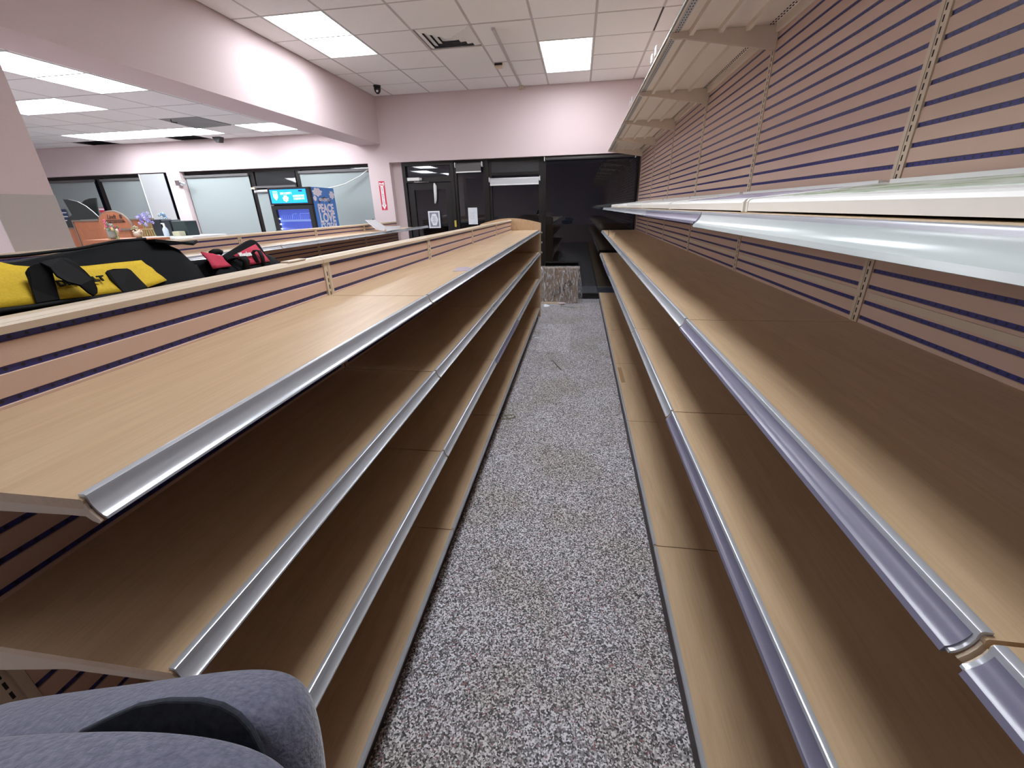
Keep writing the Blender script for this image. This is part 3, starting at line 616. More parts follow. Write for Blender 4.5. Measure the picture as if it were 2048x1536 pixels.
for y in ys:
    sag = {.30: .05, .34: .03, .42: .0, .55: -.004, .68: -.010, .80: -.012, .92: -.004, 1.02: .012, 1.10: .012, 1.15: .0, 1.19: -.02, 1.21: -.05}[y]
    pin = .04 if y in (.30, 1.21) else (.015 if y in (.34, 1.19) else 0)
    zt = 1.522+sag if y > .4 else 1.5+sag*0
    secs.append([(-1.085-pin, y, ZB), (-1.085-pin, y, ZB+.03), (-1.125-pin, y, 1.36), (-1.176-pin*.6, y, 1.45), (-1.207-pin*.3, y, zt-.022), (-1.228, y, zt-.003), (-1.262, y, zt+.004*math.sin(37*y)), (-1.30, y, zt-.004), (-1.345, y, zt-.03), (-1.385+pin, y, 1.42), (-1.40+pin, y, ZB+.02), (-1.39+pin, y, ZB)])
body = loft(secs, 'bag_body', nyl, tb)
def panel(name, top, bot, m, parent, lift=.004, th=.003, wav=.0):
    """fabric panel between two picture polylines laid on the leaning side"""
    n = len(top); rows = 5; mb = MB(); g = []
    for r in range(rows+1):
        for i in range(n):
            a = Vector((*top[i], 0)); b = Vector((*bot[i], 0)); q = a.lerp(b, r/rows)
            p_ = lean(q.x, q.y) + NRM*(lift+wav*noise.noise(Vector((q.x*.045, q.y*.06, 3)))); g.append(p_)
    N = len(g); mb.v = [tuple(q) for q in g]+[tuple(q-NRM*th) for q in g]
    for r in range(rows):
        for i in range(n-1):
            a = r*n+i; mb.f += [(a, a+1, a+n+1, a+n), (N+a, N+a+n, N+a+n+1, N+a+1)]
    rim = [i for i in range(n)]+[r*n+n-1 for r in range(1, rows+1)]+[rows*n+i for i in range(n-2, -1, -1)]+[r*n for r in range(rows-1, 0, -1)]
    for a, b in zip(rim, rim[1:]+rim[:1]): mb.f.append((a, a+N, b+N, b))
    return part(name, mb, m, parent, None, True)
yp = panel('side_panel', [(-60, 520), (0, 527), (26, 534), (70, 537), (116, 537), (170, 534), (223, 529), (262, 525), (281, 522)],
           [(-60, 632), (0, 618), (40, 613), (80, 607), (116, 601), (183, 594), (245, 585), (292, 577), (331, 563)], yel, tb, .006, .004, .006)
tc_ = lean(150, 568) + NRM*.0135; ydir = Vector((0, 1, .0)); upv = Vector((-.58, 0, 1)).normalized()
text('lettering', 'DEWALT', strap, yp, lean(159, 567)+NRM*.012, (lean(206, 562)-lean(112, 574)).normalized(), upv, .019, .0015, 0, .03, width=(lean(206, 562)-lean(112, 574)).length)
def band(path, w, th, name, m, parent, smooth=True):
    """flat strap of width w (along the side) following a path of (point, width direction)"""
    mb = MB(); n = len(path); vs = []
    for p_, wd_ in path:
        p_ = Vector(p_); wd_ = Vector(wd_).normalized()
        vs += [p_-wd_*w/2, p_+wd_*w/2]
    nn = []
    for i in range(n):
        t_ = (Vector(path[min(i+1, n-1)][0])-Vector(path[max(i-1, 0)][0])).normalized(); nn.append(t_.cross(Vector(path[i][1]).normalized()).normalized()*th)
    N = 2*n; mb.v = [tuple(v) for v in vs]+[tuple(vs[i]+nn[i//2]) for i in range(N)]
    for i in range(n-1):
        a = 2*i; mb.f += [(a, a+1, a+3, a+2), (N+a, N+a+2, N+a+3, N+a+1), (a, a+2, N+a+2, N+a), (a+1, N+a+1, N+a+3, a+3)]
    mb.f += [(0, N, N+1, 1), (2*n-2, 2*n-1, N+2*n-1, N+2*n-2)]
    return part(name, mb, m, parent, None, smooth)
YD = Vector((0, 1, 0)); TD = Vector((0, .8, .45))
# handles: wide webbing with a rising and a falling limb, standing off the side
def webbing(pts, name, parent, th=.005):
    P = [lean(u_, v_)+NRM*l_ for u_, v_, l_ in pts]
    return part(name, MB().slab(P, NRM*-th), strap, parent, None, False, .0015)
hb = webbing([(38, 558, .030), (41, 552, .036), (50, 547, .040), (64, 545, .042), (84, 550, .042), (92, 560, .032), (104, 582, .018), (117, 603, .010), (69, 611, .010), (56, 586, .018), (44, 566, .026)], 'handle', tb)
webbing([(60, 545, .043), (72, 541, .046), (100, 537, .048), (116, 537.5, .048), (134, 549, .048), (150, 561, .047), (168, 577, .044), (180, 591, .036), (183, 598, .030), (176, 603, .028), (162, 599, .034), (142, 589, .042), (114, 583, .046), (94, 573, .046), (80, 556, .046)], 'folded_limb', hb)
webbing([(207, 549, .010), (209, 546, .014), (220, 544, .017), (248, 543, .017), (255, 546, .017), (268, 557, .014), (293, 578, .009), (256, 587, .009), (243, 587, .009), (228, 572, .010), (214, 557, .010)], 'handle', tb)
part('zip_seam', MB().tube([(-1.232, y, 1.5235+.5*{.42: .0, .55: -.004, .68: -.010, .80: -.012, .92: -.004, 1.02: .012, 1.10: .012}[y]+(.003 if y < 1 else .006)) for y in (.42, .55, .68, .80, .92, 1.02, 1.10)], .004, 6), strap, tb, None, True)
part('end_flap', MB().slab([(-1.19, 1.09, 1.535), (-1.30, 1.09, 1.53), (-1.31, 1.26, 1.515), (-1.24, 1.28, 1.520), (-1.20, 1.22, 1.515)], (0, 0, -.008)), nyl, tb)
part('base_welt', MB().tube([(lean(u_, v_)+NRM*.004) for u_, v_ in ((-60, 636), (0, 624), (60, 616), (116, 607), (183, 599), (245, 590), (296, 581))], .006, 6), strap, tb, None, True)
# red bag
rb = thing('tool_bag', (-1.25, 1.38, ZB), 'small red and black nylon tool bag with white lettering, open flap raised', 'bag')
secs = []
for y, zt, pin in ((1.225, 1.44, .02), (1.25, 1.462, 0), (1.30, 1.455, 0), (1.36, 1.452, 0), (1.42, 1.46, 0), (1.50, 1.46, 0), (1.55, 1.44, 0), (1.58, 1.40, .02)):
    secs.append([(-1.10-pin, y, ZB), (-1.11-pin, y, 1.34), (-1.172-pin, y, zt-.012), (-1.19, y, zt), (-1.26, y, zt-.004), (-1.31, y, zt-.02), (-1.37+pin, y, 1.36), (-1.37+pin, y, ZB)])
loft(secs, 'bag_body', nyl, rb)
panel('side_panel', [(399, 506), (410, 508), (421, 510), (431, 513), (440.5, 515)], [(423, 540), (433, 538.5), (443, 537), (451, 536), (459, 535)], redn, rb, .010, .004, .006)
lid = [lean(u_, v_) for u_, v_ in ((443, 512), (472, 494), (492, 482), (500, 479), (509, 480), (519, 490), (532, 510), (543, 529), (500, 541), (480, 545), (462, 530))]
part('flap', MB().slab([q+NRM*.004 for q in lid], NRM*-.05), nyl, rb, None, False, .006)
fp = panel('flap_panel', [(464, 513), (478, 506), (493, 498), (508, 491)], [(497, 532), (510, 529.5), (524, 527), (537, 524.5)], redn, rb, .009, .004, .003)
rr_ = (lean(499, 512)-lean(471, 517)).normalized()
text('lettering', 'Milwaukee', M['white'], fp, lean(484, 514)+NRM*.016, rr_, NRM.cross(rr_), .024, .0015, .35, .03, width=.058)
part('lettering_bolt', MB().slab([lean(u_, v_)+NRM*.0135 for u_, v_ in ((478, 514.5), (498, 511), (486, 516.5), (489, 517), (479, 518))], NRM*.001), M['white'], fp)
band([(lean(490, 541)+NRM*.010, YD), (lean(484, 530)+NRM*.026, YD), (lean(474, 523)+NRM*.034, YD), (lean(463, 520)+NRM*.02, YD), (lean(456, 522)+NRM*.006, YD)], .030, .004, 'handle', strap, rb)
band([(lean(526, 534)+NRM*.010, YD), (lean(518, 520)+NRM*.022, YD), (lean(509, 509)+NRM*.028, YD), (lean(501, 506)+NRM*.022, YD), (lean(500, 510)+NRM*.012, YD), (lean(512, 528)+NRM*.010, YD)], .016, .004, 'handle', strap, rb)
part('grip', MB().tube([lean(421, 508)+NRM*.004, lean(426, 505)+NRM*.004, lean(436, 504.5)+NRM*.004, lean(442, 507)+NRM*.004], .009, 8), strap, rb, None, True)

# ================================================================== FREEZER
fzY, fzX0, fzX1, fzD, fzH = 6.5, -4.80, -4.10, 7.21, 1.965
t = thing('display_freezer', ((fzX0+fzX1)/2, 6.83, 0), 'glass-door ice cream freezer with lit blue header and PEACE LOVE side panel', 'freezer')
part('cabinet', MB().box(fzX0, fzX1, fzY+.06, fzD, .06, fzH), M['black'], t, None, False, .006)
part('base', MB().box(fzX0+.02, fzX1-.02, fzY+.10, fzD-.02, 0, .06), M['black'], t)
bl = mat('freezer_blue', (.045, .22, .66), .4); wh = mat('print_white', (.82, .80, .88), .5)
hm = bpy.data.materials.new('lit_blue_header'); hm.use_nodes = True; b_ = bsdf(hm); b_.inputs['Base Color'].default_value = (.01, .15, .6, 1); b_.inputs['Emission Color'].default_value = (.0, .24, .95, 1); b_.inputs['Emission Strength'].default_value = .95
hw = mat('lit_header_white', (.6, .9, .95), .5, emit=(.5, .95, 1), est=.9); hg = mat('lit_header_green', (.2, .6, .3), .5, emit=(.15, .8, .45), est=.6); hn = mat('lit_header_navy', (.02, .03, .2), .5)
hd = part('header', MB().box(fzX0, fzX1, fzY, fzY+.06, 1.725, fzH), M['black'], t)
hz0, hz1, hx0, hx1 = 1.745, 1.938, fzX0+.035, fzX1-.06
part('header_panel', MB().box(hx0, hx1, fzY-.004, fzY, hz0, hz1), hm, hd)
yq = fzY-.006
def cloud(cx, cz, r, plane, fixed, m, parent, nm='cloud', sc=1.0):
    pts = [(r*(1+.13*math.sin(7*a)+.05*math.sin(4*a+1))*math.cos(a), r*sc*(1+.13*math.sin(7*a)+.05*math.sin(4*a+1))*math.sin(a)) for a in [2*math.pi*k/36 for k in range(36)]]
    if plane == 'y': return part(nm, MB().prism([(cx+a, cz+b) for a, b in pts], 'y', fixed, fixed+.0015), m, parent)
    return part(nm, MB().prism([(cx+a, cz+b) for a, b in pts], 'x', fixed, fixed-.0015), m, parent)
part('shield', MB().prism([(hx0+.05, 1.915), (hx0+.125, 1.915), (hx0+.125, 1.83), (hx0+.0875, 1.785), (hx0+.05, 1.83)], 'y', yq, yq+.001), hw, hd)
part('shield_top', MB().prism([(hx0+.055, 1.91), (hx0+.12, 1.91), (hx0+.12, 1.875), (hx0+.055, 1.87)], 'y', yq-.001, yq), hg, hd)
cloud(hx0+.25, 1.81, .045, 'y', yq, hw, hd)
text('lettering', "BEN & JERRY'S", hw, hd, (hx0+.27, yq, 1.882), (1, 0, .02), (0, 0, 1), .042, .001, 0, .02, width=.19)
text('lettering', 'UNBELIEVABLE', hw, hd, (hx0+.475, yq, 1.842), (1, 0, .02), (0, 0, 1), .036, .001, 0, .02, width=.19)
text('lettering', 'DESSERTS', hw, hd, (hx0+.475, yq, 1.803), (1, 0, .02), (0, 0, 1), .040, .001, 0, .02, width=.18)
part('badge', MB().box(hx1-.12, hx1-.055, yq, yq+.001, 1.902, 1.925), hn, hd)
dl = MB().box(fzX0, fzX0+.07, fzY, fzY+.058, .18, 1.71); dl.box(fzX1-.065, fzX1, fzY, fzY+.058, .18, 1.71); dl.box(fzX0+.07, fzX1-.065, fzY, fzY+.058, 1.655, 1.71); dl.box(fzX0+.07, fzX1-.065, fzY, fzY+.058, .18, .25)
dl = part('door', dl, M['black'], t)
inl = mat('freezer_interior', (.10, .15, .45), .4, emit=(.07, .11, .55), est=.55); wire = mat('white_wire', (.45, .55, .85), .4, emit=(.3, .42, .9), est=.35)
part('interior', MB().box(fzX0+.07, fzX1-.065, fzY+.052, fzY+.058, .25, 1.655), inl, dl)
part('pane', MB().box(fzX0+.07, fzX1-.065, fzY+.004, fzY+.008, .25, 1.655), M['glass'], dl)
part('handle', MB().box(fzX0+.006, fzX0+.03, fzY-.03, fzY, 1.0, 1.35), M['black'], dl)
part('hinge', MB().box(fzX0+.0, fzX0+.06, fzY-.006, fzY+.05, 1.71, 1.725), M['chrome'], t)
for zz_ in (1.475, 1.15, .8, .5):
    sh = part('wire_shelf', MB().box(fzX0+.10, fzX1-.08, fzY+.02, fzY+.05, zz_, zz_+.028), wire, t)
bk = part('wire_basket', MB().tube([(fzX0+.30, fzY+.03, 1.505), (fzX0+.32, fzY+.03, 1.585), (fzX0+.40, fzY+.03, 1.588)], .004, 5).tube([(fzX0+.44, fzY+.03, 1.505), (fzX0+.45, fzY+.03, 1.59), (fzX1-.08, fzY+.03, 1.592)], .004, 5), wire, t)
for q in range(14):
    xx = fzX0+.13+.034*q; part('basket_wire', MB().tube([(xx, fzY+.034, 1.50), (xx+.004, fzY+.034, 1.575)], .0022, 4), wire, bk)
for q, zz_ in enumerate((1.52, 1.44, 1.37, 1.30)): part('led', MB().ball((fzX0+.085, fzY+.03, zz_), .012), mat('led_white', (.9, .9, 1), .5, emit=(.85, .9, 1), est=5) if q == 0 else bpy.data.materials['led_white'], t)
# side panel (faces the aisle)
sd = part('side_panel', MB().box(fzX1, fzX1+.003, fzY+.06, fzD-.01, .1, fzH), bl, t); xq = fzX1+.005
cloud(6.705, 1.895, .125, 'x', xq, wh, sd, sc=.46); cloud(7.115, 1.86, .072, 'x', xq, wh, sd, sc=.8); cloud(6.615, 1.805, .045, 'x', xq, wh, sd, sc=.85)
part('banner', MB().prism([(6.69, 1.765), (6.75, 1.805), (6.865, 1.828), (6.98, 1.812), (7.035, 1.775), (7.025, 1.735), (6.95, 1.77), (6.865, 1.782), (6.77, 1.765), (6.71, 1.735)], 'x', xq-.0005, xq-.0015), mat('print_navy', (.02, .03, .09), .5), sd)
text('lettering', "BEN & JERRY'S", wh, sd, (xq+.001, 6.865, 1.785), (0, 1, 0), (0, 0, 1), .062, .001, 0, .02, width=.29)
text('lettering', 'PEACE', wh, sd, (xq, 6.873, 1.655), (0, 1, 0), (0, 0, 1), .168, .001, 0, .04, width=.455)
text('lettering', 'LOVE', wh, sd, (xq, 6.880, 1.512), (0, 1, 0), (0, 0, 1), .195, .001, 0, .04, width=.46)
text('lettering', 'ICE CREAM', wh, sd, (xq, 6.880, 1.375), (0, 1, 0), (0, 0, 1), .16, .001, 0, .03, width=.47)

# ================================================================== CHOCOLATE STAND AND COUNTER on the left
wood = speck('orange_brown_veneer', (.30, .10, .045), (.37, .13, .06), 9, .4, 5, 0, 'World', (4, 4, 1)); edge = mat('grey_brown_edge', (.16, .12, .095), .5); fin = mat('black_green_fin', (.016, .022, .020), .45)
YS = 6.0
def py(u, v, y): q = onY(u, v, y); return (q.x, q.z)
t = thing('chocolate_stand', (-7.5, YS, 0), 'orange-brown veneer display stand with black fin-shaped top panels', 'display stand')
(xa, za_), (xb_, zb_) = py(146, 441, YS), py(232, 437, YS)
part('cabinet', MB().box(xa, xb_+.12, YS, YS+.5, 0, za_-.02), wood, t)
part('edge_trim', MB().box(xa-.02, xb_+.13, YS-.012, YS+.51, za_-.02, za_+.004).box(xa-.02, xa, YS-.012, YS+.5, 0, za_-.02), edge, t)
f1 = [py(u, v, YS+.1) for u, v in ((127, 398.5), (137, 399), (155, 403), (172, 412), (186, 423), (199, 435), (200, 437.5), (152, 440), (144, 428))]
part('fin', MB().prism(f1, 'y', YS+.09, YS+.11), fin, t)
f1e = [py(u, v, YS+.088) for u, v in ((137, 399), (155, 403), (172, 412), (186, 423), (199, 435))]
part('fin_edge', MB().tube([(a, YS+.088, b) for a, b in f1e], .002, 6), M['white'], t)
f2 = [py(u, v, YS+.3) for u, v in ((164, 406), (170, 400.5), (180, 397), (192, 396), (194, 410), (198, 432), (185, 437), (160, 437))]
part('fin', MB().prism(f2, 'y', YS+.29, YS+.31), fin, t)
t = thing('side_cabinet', (-8.2, YS+.1, 0), 'narrow dark-topped veneer cabinet at the left of the fin stand', 'cabinet')
c = [py(u, v, YS+.15) for u, v in ((131, 457), (133, 446), (139, 435), (147, 428), (155, 427), (160, 457))]
part('dark_back', MB().prism(c, 'y', YS+.14, YS+.17), fin, t)
(xa, za_), (xb_, _) = py(133, 458, YS+.1), py(152, 458, YS+.1)
part('cabinet', MB().box(xa, xb_, YS+.1, YS+.5, 0, za_), wood, t); part('edge_trim', MB().box(xa-.02, xb_, YS+.09, YS+.5, za_, za_+.02).box(xa-.02, xa, YS+.09, YS+.5, 0, za_), edge, t)
YR_ = 5.7
t = thing('round_top_stand', (-6.6, YR_, 0), 'brown veneer stand with a round-topped carved sign reading Lindt', 'display stand')
arc = [(197, 441), (198, 434), (203, 427.5), (211, 424), (220, 422.8), (230, 423.5), (241, 428), (250, 434.5), (258, 443), (264, 453), (266, 458)]
pts = [py(u, v, YR_) for u, v in arc]; x_r = pts[-1][0]; x_l = pts[0][0]
pts = pts+[(x_r, .0), (x_l, .0)]
part('board', MB().prism(pts, 'y', YR_, YR_+.03), wood, t)
part('board_edge', MB().tube([(a, YR_+.012, b) for a, b in pts[:-2]], .014, 8), edge, t, None, True)
part('cabinet', MB().box(x_l+.25, x_r, YR_-.06, YR_+.5, 0, py(240, 459, YR_)[1]-.01), wood, t)
part('shelf_edge', MB().box(x_l+.25, x_r+.02, YR_-.075, YR_, py(240, 459, YR_)[1]-.01, py(240, 459, YR_)[1]+.015), edge, t)
ink = mat('burnt_lettering', (.045, .02, .014), .6)
q = onY(222, 434, YR_-.003); text('lettering', 'Lindt', ink, t, q, (1, 0, .02), (0, 0, 1), .085, .002, .3, .01, width=.16)
q = onY(241, 433, YR_-.003); part('crest', MB().prism([(q.x-.02, q.z-.03), (q.x+.02, q.z-.03), (q.x+.025, q.z+.015), (q.x+.005, q.z+.03), (q.x-.022, q.z+.02)], 'y', YR_-.004, YR_-.002), ink, t)
q = onY(228, 440.5, YR_-.003); part('rule', MB().box(q.x-.19, q.x+.17, YR_-.004, YR_-.001, q.z-.006, q.z+.006), ink, t)
q = onY(230, 444.5, YR_-.003); text('lettering', 'MASTER CHOCOLATIER', ink, t, q, (1, 0, .02), (0, 0, 1), .035, .002, 0, .01, width=.36)
# counter and things on it
YC = 5.3
q0, q1, zc_ = onY(276, 474, YC).x, onY(352, 470, YC).x, onY(310, 474, YC).z
t = thing('white_counter', ((q0+q1)/2, YC+.2, 0), 'white counter right of the round-topped stand', 'counter')
part('counter_top', MB().box(q0, q1+.25, YC, YC+.6, zc_-.03, zc_), M['white'], t, None, False, .004); part('counter_body', MB().box(q0+.03, q1+.2, YC+.03, YC+.58, 0, zc_-.03), M['white'], t)
def blk(u0, u1, vt, y, nm, label, m, cat, dy=.2):
    a, b = onY(u0, vt, y), onY(u1, vt, y); return solo(nm, MB().box(a.x, b.x, y, y+dy, zc_+.0005, a.z), m, label, cat, bev=.01)
dk = speck('black_board', (.012, .016, .024), (.02, .026, .036), 80, .6)
s1 = blk(300, 318, 439, YC+.22, 'black_case', 'black upright case behind the purple flowers', dk, 'case'); s2 = blk(321, 337, 440, YC+.22, 'black_case', 'black upright case behind the soap bottle', dk, 'case'); s3 = blk(341, 369, 442, YC+.22, 'dark_box', 'dark green-black box beside the narrow white pillar', mat('dark_green', (.015, .03, .03), .5), 'box')
s4 = blk(343, 358, 463, YC+.10, 'carton', 'small pale yellow carton on the white counter', mat('pale_carton', (.42, .40, .28), .7), 'carton', .1)
def flowers(u, v, y, label, cols, n, r, stem, vase=None, seed=1, spread=1.0, deep=False):
    rnd = random.Random(seed); c = onY(u, v, y); t = thing('flower_bunch', (c.x, y, zc_), label, 'flowers')
    for k, cc in enumerate(cols):
        for q in range(n):
            a = rnd.uniform(0, 6.28); rr = r*math.sqrt(rnd.random()); p_ = (c.x+rr*math.cos(a)*1.15*spread, y+rnd.uniform(-r, r)*.6, c.z+rr*math.sin(a))
            mb = MB()
            for w in range(5): mb.ball((p_[0]+.013*math.cos(w*1.257), p_[1]+rnd.uniform(-.006, .006), p_[2]+.013*math.sin(w*1.257)), .011, (1, .5, 1), 1)
            part('blossom', mb, cc, t, None, True)
    g = mat('stem_green', (.22, .30, .10), .6) if 'stem_green' not in bpy.data.materials else bpy.data.materials['stem_green']
    for q in range(5):
        x = c.x+(q-2)*r*.35*spread; part('stem', MB().tube([(x, y, c.z-r*.3), (x+.01*(q-2), y, c.z-r-.5*stem), (c.x+(q-2)*stem*.22, y, max(zc_+.01, c.z-r-stem) if not deep else zc_+.01)], .006, 5), g, t)
    if vase: part('vase', MB().lathe(vase[0], (c.x, y, vase[2]), 14), vase[1], t, None, True)
pm = lambda n_, c_: mat(n_, c_, .7)
flowers(290, 439, YC+.12, 'bunch of purple flowers in front of the black cases', [pm('purple_petal', (.27, .25, .55)), pm('lilac_petal', (.42, .40, .66))], 15, .085, .20, None, 2)
flowers(326, 435, YC+.43, 'blue and white flowers behind the black cases by the mirror', [pm('blue_petal', (.12, .27, .50)), pm('pale_petal', (.45, .52, .55))], 9, .06, .1, None, 3, 1.0, True)
cream_v = mat('ceramic_beige', (.45, .38, .30), .4); vs_ = mat('vase_glass', (.25, .27, .25), .15)
flowers(220, 456, YC-.35, 'white, yellow and pink flowers in a vase before the round-topped stand', [pm('white_petal', (.72, .70, .68)), pm('leaf_petal', (.16, .22, .12)), pm('pink_petal', (.55, .10, .18)), pm('yellow_petal', (.65, .55, .20))], 6, .085, .10, ([(.035, 0), (.05, .04), (.045, .12), (.03, .16), (.04, .19)], vs_, zc_+.0), 4)
flowers(274, 462, YC-.15, 'cream flowers in a small pot at the counter end', [pm('cream_petal', (.62, .58, .46)), pm('olive_petal', (.30, .27, .16))], 8, .05, .05, ([(.03, 0), (.05, .03), (.05, .06), (.035, .08)], cream_v, zc_), 5)
a = onY(222, 480, YC-.35); solo('low_table', MB().box(a.x-.25, a.x+.55, YC-.5, YC-.02, zc_-.04, zc_-.001).box(a.x-.2, a.x+.5, YC-.45, YC-.07, 0, zc_-.04), wood, 'brown plinth under the vase of mixed flowers', 'plinth')
a = onY(334, 470, YC+.08); t = thing('soap_bottle', (a.x, YC+.08, zc_), 'clear pump bottle of hand sanitizer on the white counter', 'bottle')
part('bottle', MB().lathe([(.03, 0), (.034, .02), (.034, .09), (.022, .115), (.012, .125)], (a.x, YC+.08, zc_), 14), mat('pale_blue_plastic', (.50, .58, .70), .15), t, None, True)
part('pump', MB().tube([(a.x, YC+.08, zc_+.125), (a.x, YC+.08, zc_+.16)], .012, 8).tube([(a.x+.01, YC+.08, zc_+.165), (a.x-.035, YC+.08, zc_+.168)], .008, 8), M['white'], t)
# striped blue poster and red card stuck on the far blinds
t = thing('striped_poster', (-10.0, 7.86, 1.5), 'dark blue poster with pale stripes behind the column edge', 'poster')
(xa, zt_), (xb_, zb_) = py(112, 419, 7.86), py(142, 448, 7.86)
part('sheet', MB().box(xa, xb_, 7.86, 7.864, zb_-.3, zt_), mat('poster_navy', (.02, .045, .12), .6), t)
for k in range(5): part('stripe', MB().box(xa, xb_, 7.857, 7.86, zt_-.075-.075*k, zt_-.055-.075*k), M['paper'], t)
t = thing('red_card', (-9.2, 7.86, 1.6), 'small red and white card stuck beside the dark mullion', 'card')
(xa, zt_), (xb_, zb_) = py(197, 416, 7.84), py(211, 426, 7.84)
part('card', MB().box(xa, xb_, 7.84, 7.844, zb_, zt_), M['red'], t); part('white_band', MB().box(xa, xb_, 7.837, 7.84, zt_-.04, zt_-.01), M['paper'], t)

# ================================================================== WRAPPED BOX AND LITTER at the end of the aisle
t = thing('wrapped_carton', (-.26, 7.58, 0), 'flat carton wrapped in crinkled clear plastic, standing under the large window', 'carton')
card = speck('brown_cardboard', (.25, .17, .12), (.30, .21, .15), 14, .8)
part('carton', MB().box(-.64, .02, 7.50, 7.70, .005, .615), card, t, None, False, .004)
part('loose_flap', MB().slab([(-.40, 7.492, .10), (-.07, 7.485, .33), (-.12, 7.488, .42), (-.46, 7.494, .18)], (0, -.004, 0)), speck('dark_cardboard', (.13, .09, .065), (.16, .115, .085), 14, .8), t)
film = bpy.data.materials.new('crinkled_film'); film.use_nodes = True; film.node_tree.nodes.clear(); m = film
out = nd(m, 'ShaderNodeOutputMaterial'); ms = nd(m, 'ShaderNodeMixShader'); tr = nd(m, 'ShaderNodeBsdfTransparent'); gl = nd(m, 'ShaderNodeBsdfGlossy'); gl.inputs['Roughness'].default_value = .12
gl.inputs[0].default_value = (.9, .9, .92, 1); 
g = nd(m, 'ShaderNodeNewGeometry'); mp = nd(m, 'ShaderNodeMapping'); mp.inputs['Scale'].default_value = (26, 14, 6); lk(m, g.outputs['Position'], mp.inputs['Vector'])
nz = nd(m, 'ShaderNodeTexNoise'); nz.inputs['Scale'].default_value = 1.2; nz.inputs['Detail'].default_value = 4; nz.inputs['Distortion'].default_value = 1.5; lk(m, mp.outputs[0], nz.inputs['Vector'])
bp = nd(m, 'ShaderNodeBump'); bp.inputs['Strength'].default_value = 1; bp.inputs['Distance'].default_value = .06; lk(m, nz.outputs['Fac'], bp.inputs['Height'])
df = nd(m, 'ShaderNodeBsdfDiffuse'); df.inputs[0].default_value = (.85, .83, .80, 1); m2 = nd(m, 'ShaderNodeMixShader'); m2.inputs[0].default_value = .45
mr_ = nd(m, 'ShaderNodeMapRange'); mr_.inputs[1].default_value = .46; mr_.inputs[2].default_value = .62; mr_.inputs[3].default_value = .10; mr_.inputs[4].default_value = .92; lk(m, nz.outputs['Fac'], mr_.inputs[0])
lk(m, bp.outputs[0], gl.inputs['Normal']); lk(m, bp.outputs[0], df.inputs['Normal']); lk(m, gl.outputs[0], m2.inputs[1]); lk(m, df.outputs[0], m2.inputs[2])
lk(m, mr_.outputs[0], ms.inputs[0]); lk(m, tr.outputs[0], ms.inputs[1]); lk(m, m2.outputs[0], ms.inputs[2]); lk(m, ms.outputs[0], out.inputs[0])
nx, nz_ = 30, 26; mb = MB(); rnd = random.Random(3)
for j in range(nz_+1):
    for i in range(nx+1):
        a = i/nx; c = j/nz_; flare = .07*(1-c)**.8*(1 if a > .5 else .4)*max(0, abs(a-.5)*2-.6)/.4
        x = -.655+.70*a+(flare if a > .5 else 0); z = .004+.622*c
        mb.v.append((x, 7.478-.012-.010*noise.noise(Vector((a*13, c*4, 1)))-.008*noise.noise(Vector((a*29, c*9, 2)))-.02*(1-c)*a, z))
for j in range(nz_):
    for i in range(nx): q = j*(nx+1)+i; mb.f.append((q, q+1, q+nx+2, q+nx+1))
top = [nz_*(nx+1)+i for i in range(nx+1)]; n0 = len(mb.v)
for i in range(nx+1): mb.v.append((-.655+.70*i/nx, 7.715, .622))
for i in range(nx): mb.f.append((top[i], top[i+1], n0+i+1, n0+i))
right = [j*(nx+1)+nx for j in range(nz_+1)]; n1 = len(mb.v)
for j in range(nz_+1): mb.v.append((.05+.06*(1-j/nz_), 7.715, .004+.618*j/nz_))
for j in range(nz_): mb.f.append((right[j], right[j+1], n1+j+1, n1+j))
part('plastic_film', mb, film, t, None, True)
solo('metal_strip', MB().slab([(-.53, 7.33, .004), (-.50, 7.36, .004), (-.03, 7.12, .004), (-.02, 7.10, .004)], (0, 0, .012)), M['silver'], 'bent metal strip lying on the floor before the wrapped carton', 'strip')
solo('paper_curl', MB().slab([(-.56, 7.22, .002), (-.50, 7.16, .002), (-.44, 7.14, .03), (-.47, 7.18, .035), (-.54, 7.26, .03)], (0, 0, .003)), M['paper'], 'curled scrap of white paper on the floor near the end panel', 'paper')
solo('crumpled_tissue', MB().ball((-.25, 7.38, .022), .05, (1.5, .7, .42), 2), mat('pinkish_paper', (.62, .52, .55), .8), 'crumpled pinkish paper at the foot of the wrapped carton', 'paper', smooth=True)
solo('wood_strip', MB().box(-.62, -.31, 7.425, 7.455, .0, .03), M['cream'], 'pale wooden stick lying along the foot of the wrapped carton', 'stick')
solo('floor_bracket', MB().box(-.27, -.255, 7.13, 7.15, 0, .06).box(-.275, -.25, 7.12, 7.16, 0, .006), M['cream'], 'small upright cream bracket standing on the floor litter', 'bracket')
solo('tape_bit', MB().slab([(-.535, 5.30, .001), (-.47, 5.32, .001), (-.465, 5.36, .001), (-.53, 5.33, .001)], (0, 0, .002)), M['paper'], 'small white scrap on the speckled floor beside the left base', 'scrap')
solo('floor_twig', MB().tube([(-.24, 4.45, .004), (-.19, 4.30, .005), (-.13, 4.16, .004)], .004, 5), M['kick'], 'thin dark twig-like scrap lying on the speckled floor', 'scrap')
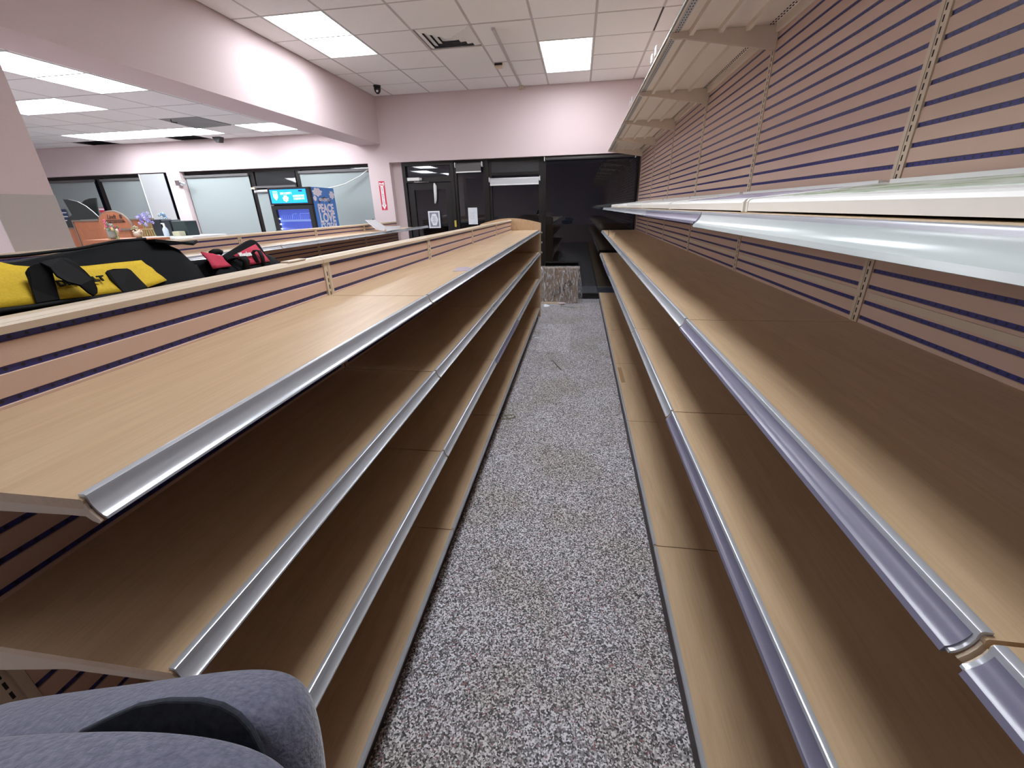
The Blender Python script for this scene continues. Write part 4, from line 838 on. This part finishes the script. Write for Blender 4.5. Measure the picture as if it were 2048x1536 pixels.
solo('cable_tie', MB().tube([(-.56, 2.98, .006), (-.50, 2.99, .012), (-.46, 3.02, .010), (-.48, 3.07, .006), (-.55, 3.05, .005)], .004, 5), mat('olive_plastic', (.22, .20, .10), .5), 'looped olive plastic tie on the floor beside the left base', 'tie')

# ================================================================== FLEECE in the near left corner
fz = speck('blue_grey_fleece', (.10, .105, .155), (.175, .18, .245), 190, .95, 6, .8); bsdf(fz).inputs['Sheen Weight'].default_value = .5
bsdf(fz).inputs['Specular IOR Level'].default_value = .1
t = thing('fleece_garment', (-.36, .16, 1.05), 'blurred blue-grey fleece fabric with a dark fold filling the lower left corner', 'garment')
def at(u, v, k): return CAMP+ray(u, v)*k
def pillow(outline, k0, th, name, mt, puff=.012, rings=5):
    """soft body: outline of picture points at depth k0, thickened away from the viewer with rounded rims"""
    P = [at(u, v, k0+th/2) for u, v in outline]; c = sum(P, Vector())/len(P); secs = []
    for j in range(rings+1):
        a = math.pi*j/rings; off = -math.cos(a)*th/2; ins = 1-.16*(1-math.sin(a))
        secs.append([c+(p_-c)*ins+Fv*off for p_ in P])
    o = loft(secs, name, mt, t)
    s_ = o.modifiers.new('soft', 'SUBSURF'); s_.levels = 2; s_.render_levels = 2; return o
pillow([(-200, 1465), (-40, 1436), (120, 1415), (260, 1396), (380, 1378), (480, 1368), (550, 1372), (592, 1392), (618, 1430), (634, 1490), (646, 1570), (655, 1680), (300, 1720), (-200, 1720)], .36, .07, 'rear_fold', fz)
pillow([(-220, 1520), (-40, 1508), (120, 1500), (260, 1500), (380, 1512), (470, 1532), (540, 1562), (585, 1602), (610, 1660), (600, 1740), (200, 1780), (-220, 1780)], .285, .05, 'front_fold', fz)
shade_mat = speck('hollow_shade_fleece', (.018, .022, .032), (.035, .040, .055), 150, .95, 4, .5)
part('hollow_shade', MB().slab([at(u, v, .350) for u, v in ((150, 1468), (215, 1436), (270, 1412), (330, 1402), (395, 1402), (440, 1412), (475, 1432), (500, 1460), (520, 1500), (530, 1540), (400, 1560), (200, 1540))], Fv*.006), shade_mat, t, None, False, .002)  # dark slab stands in for the shade inside the fold's hollow
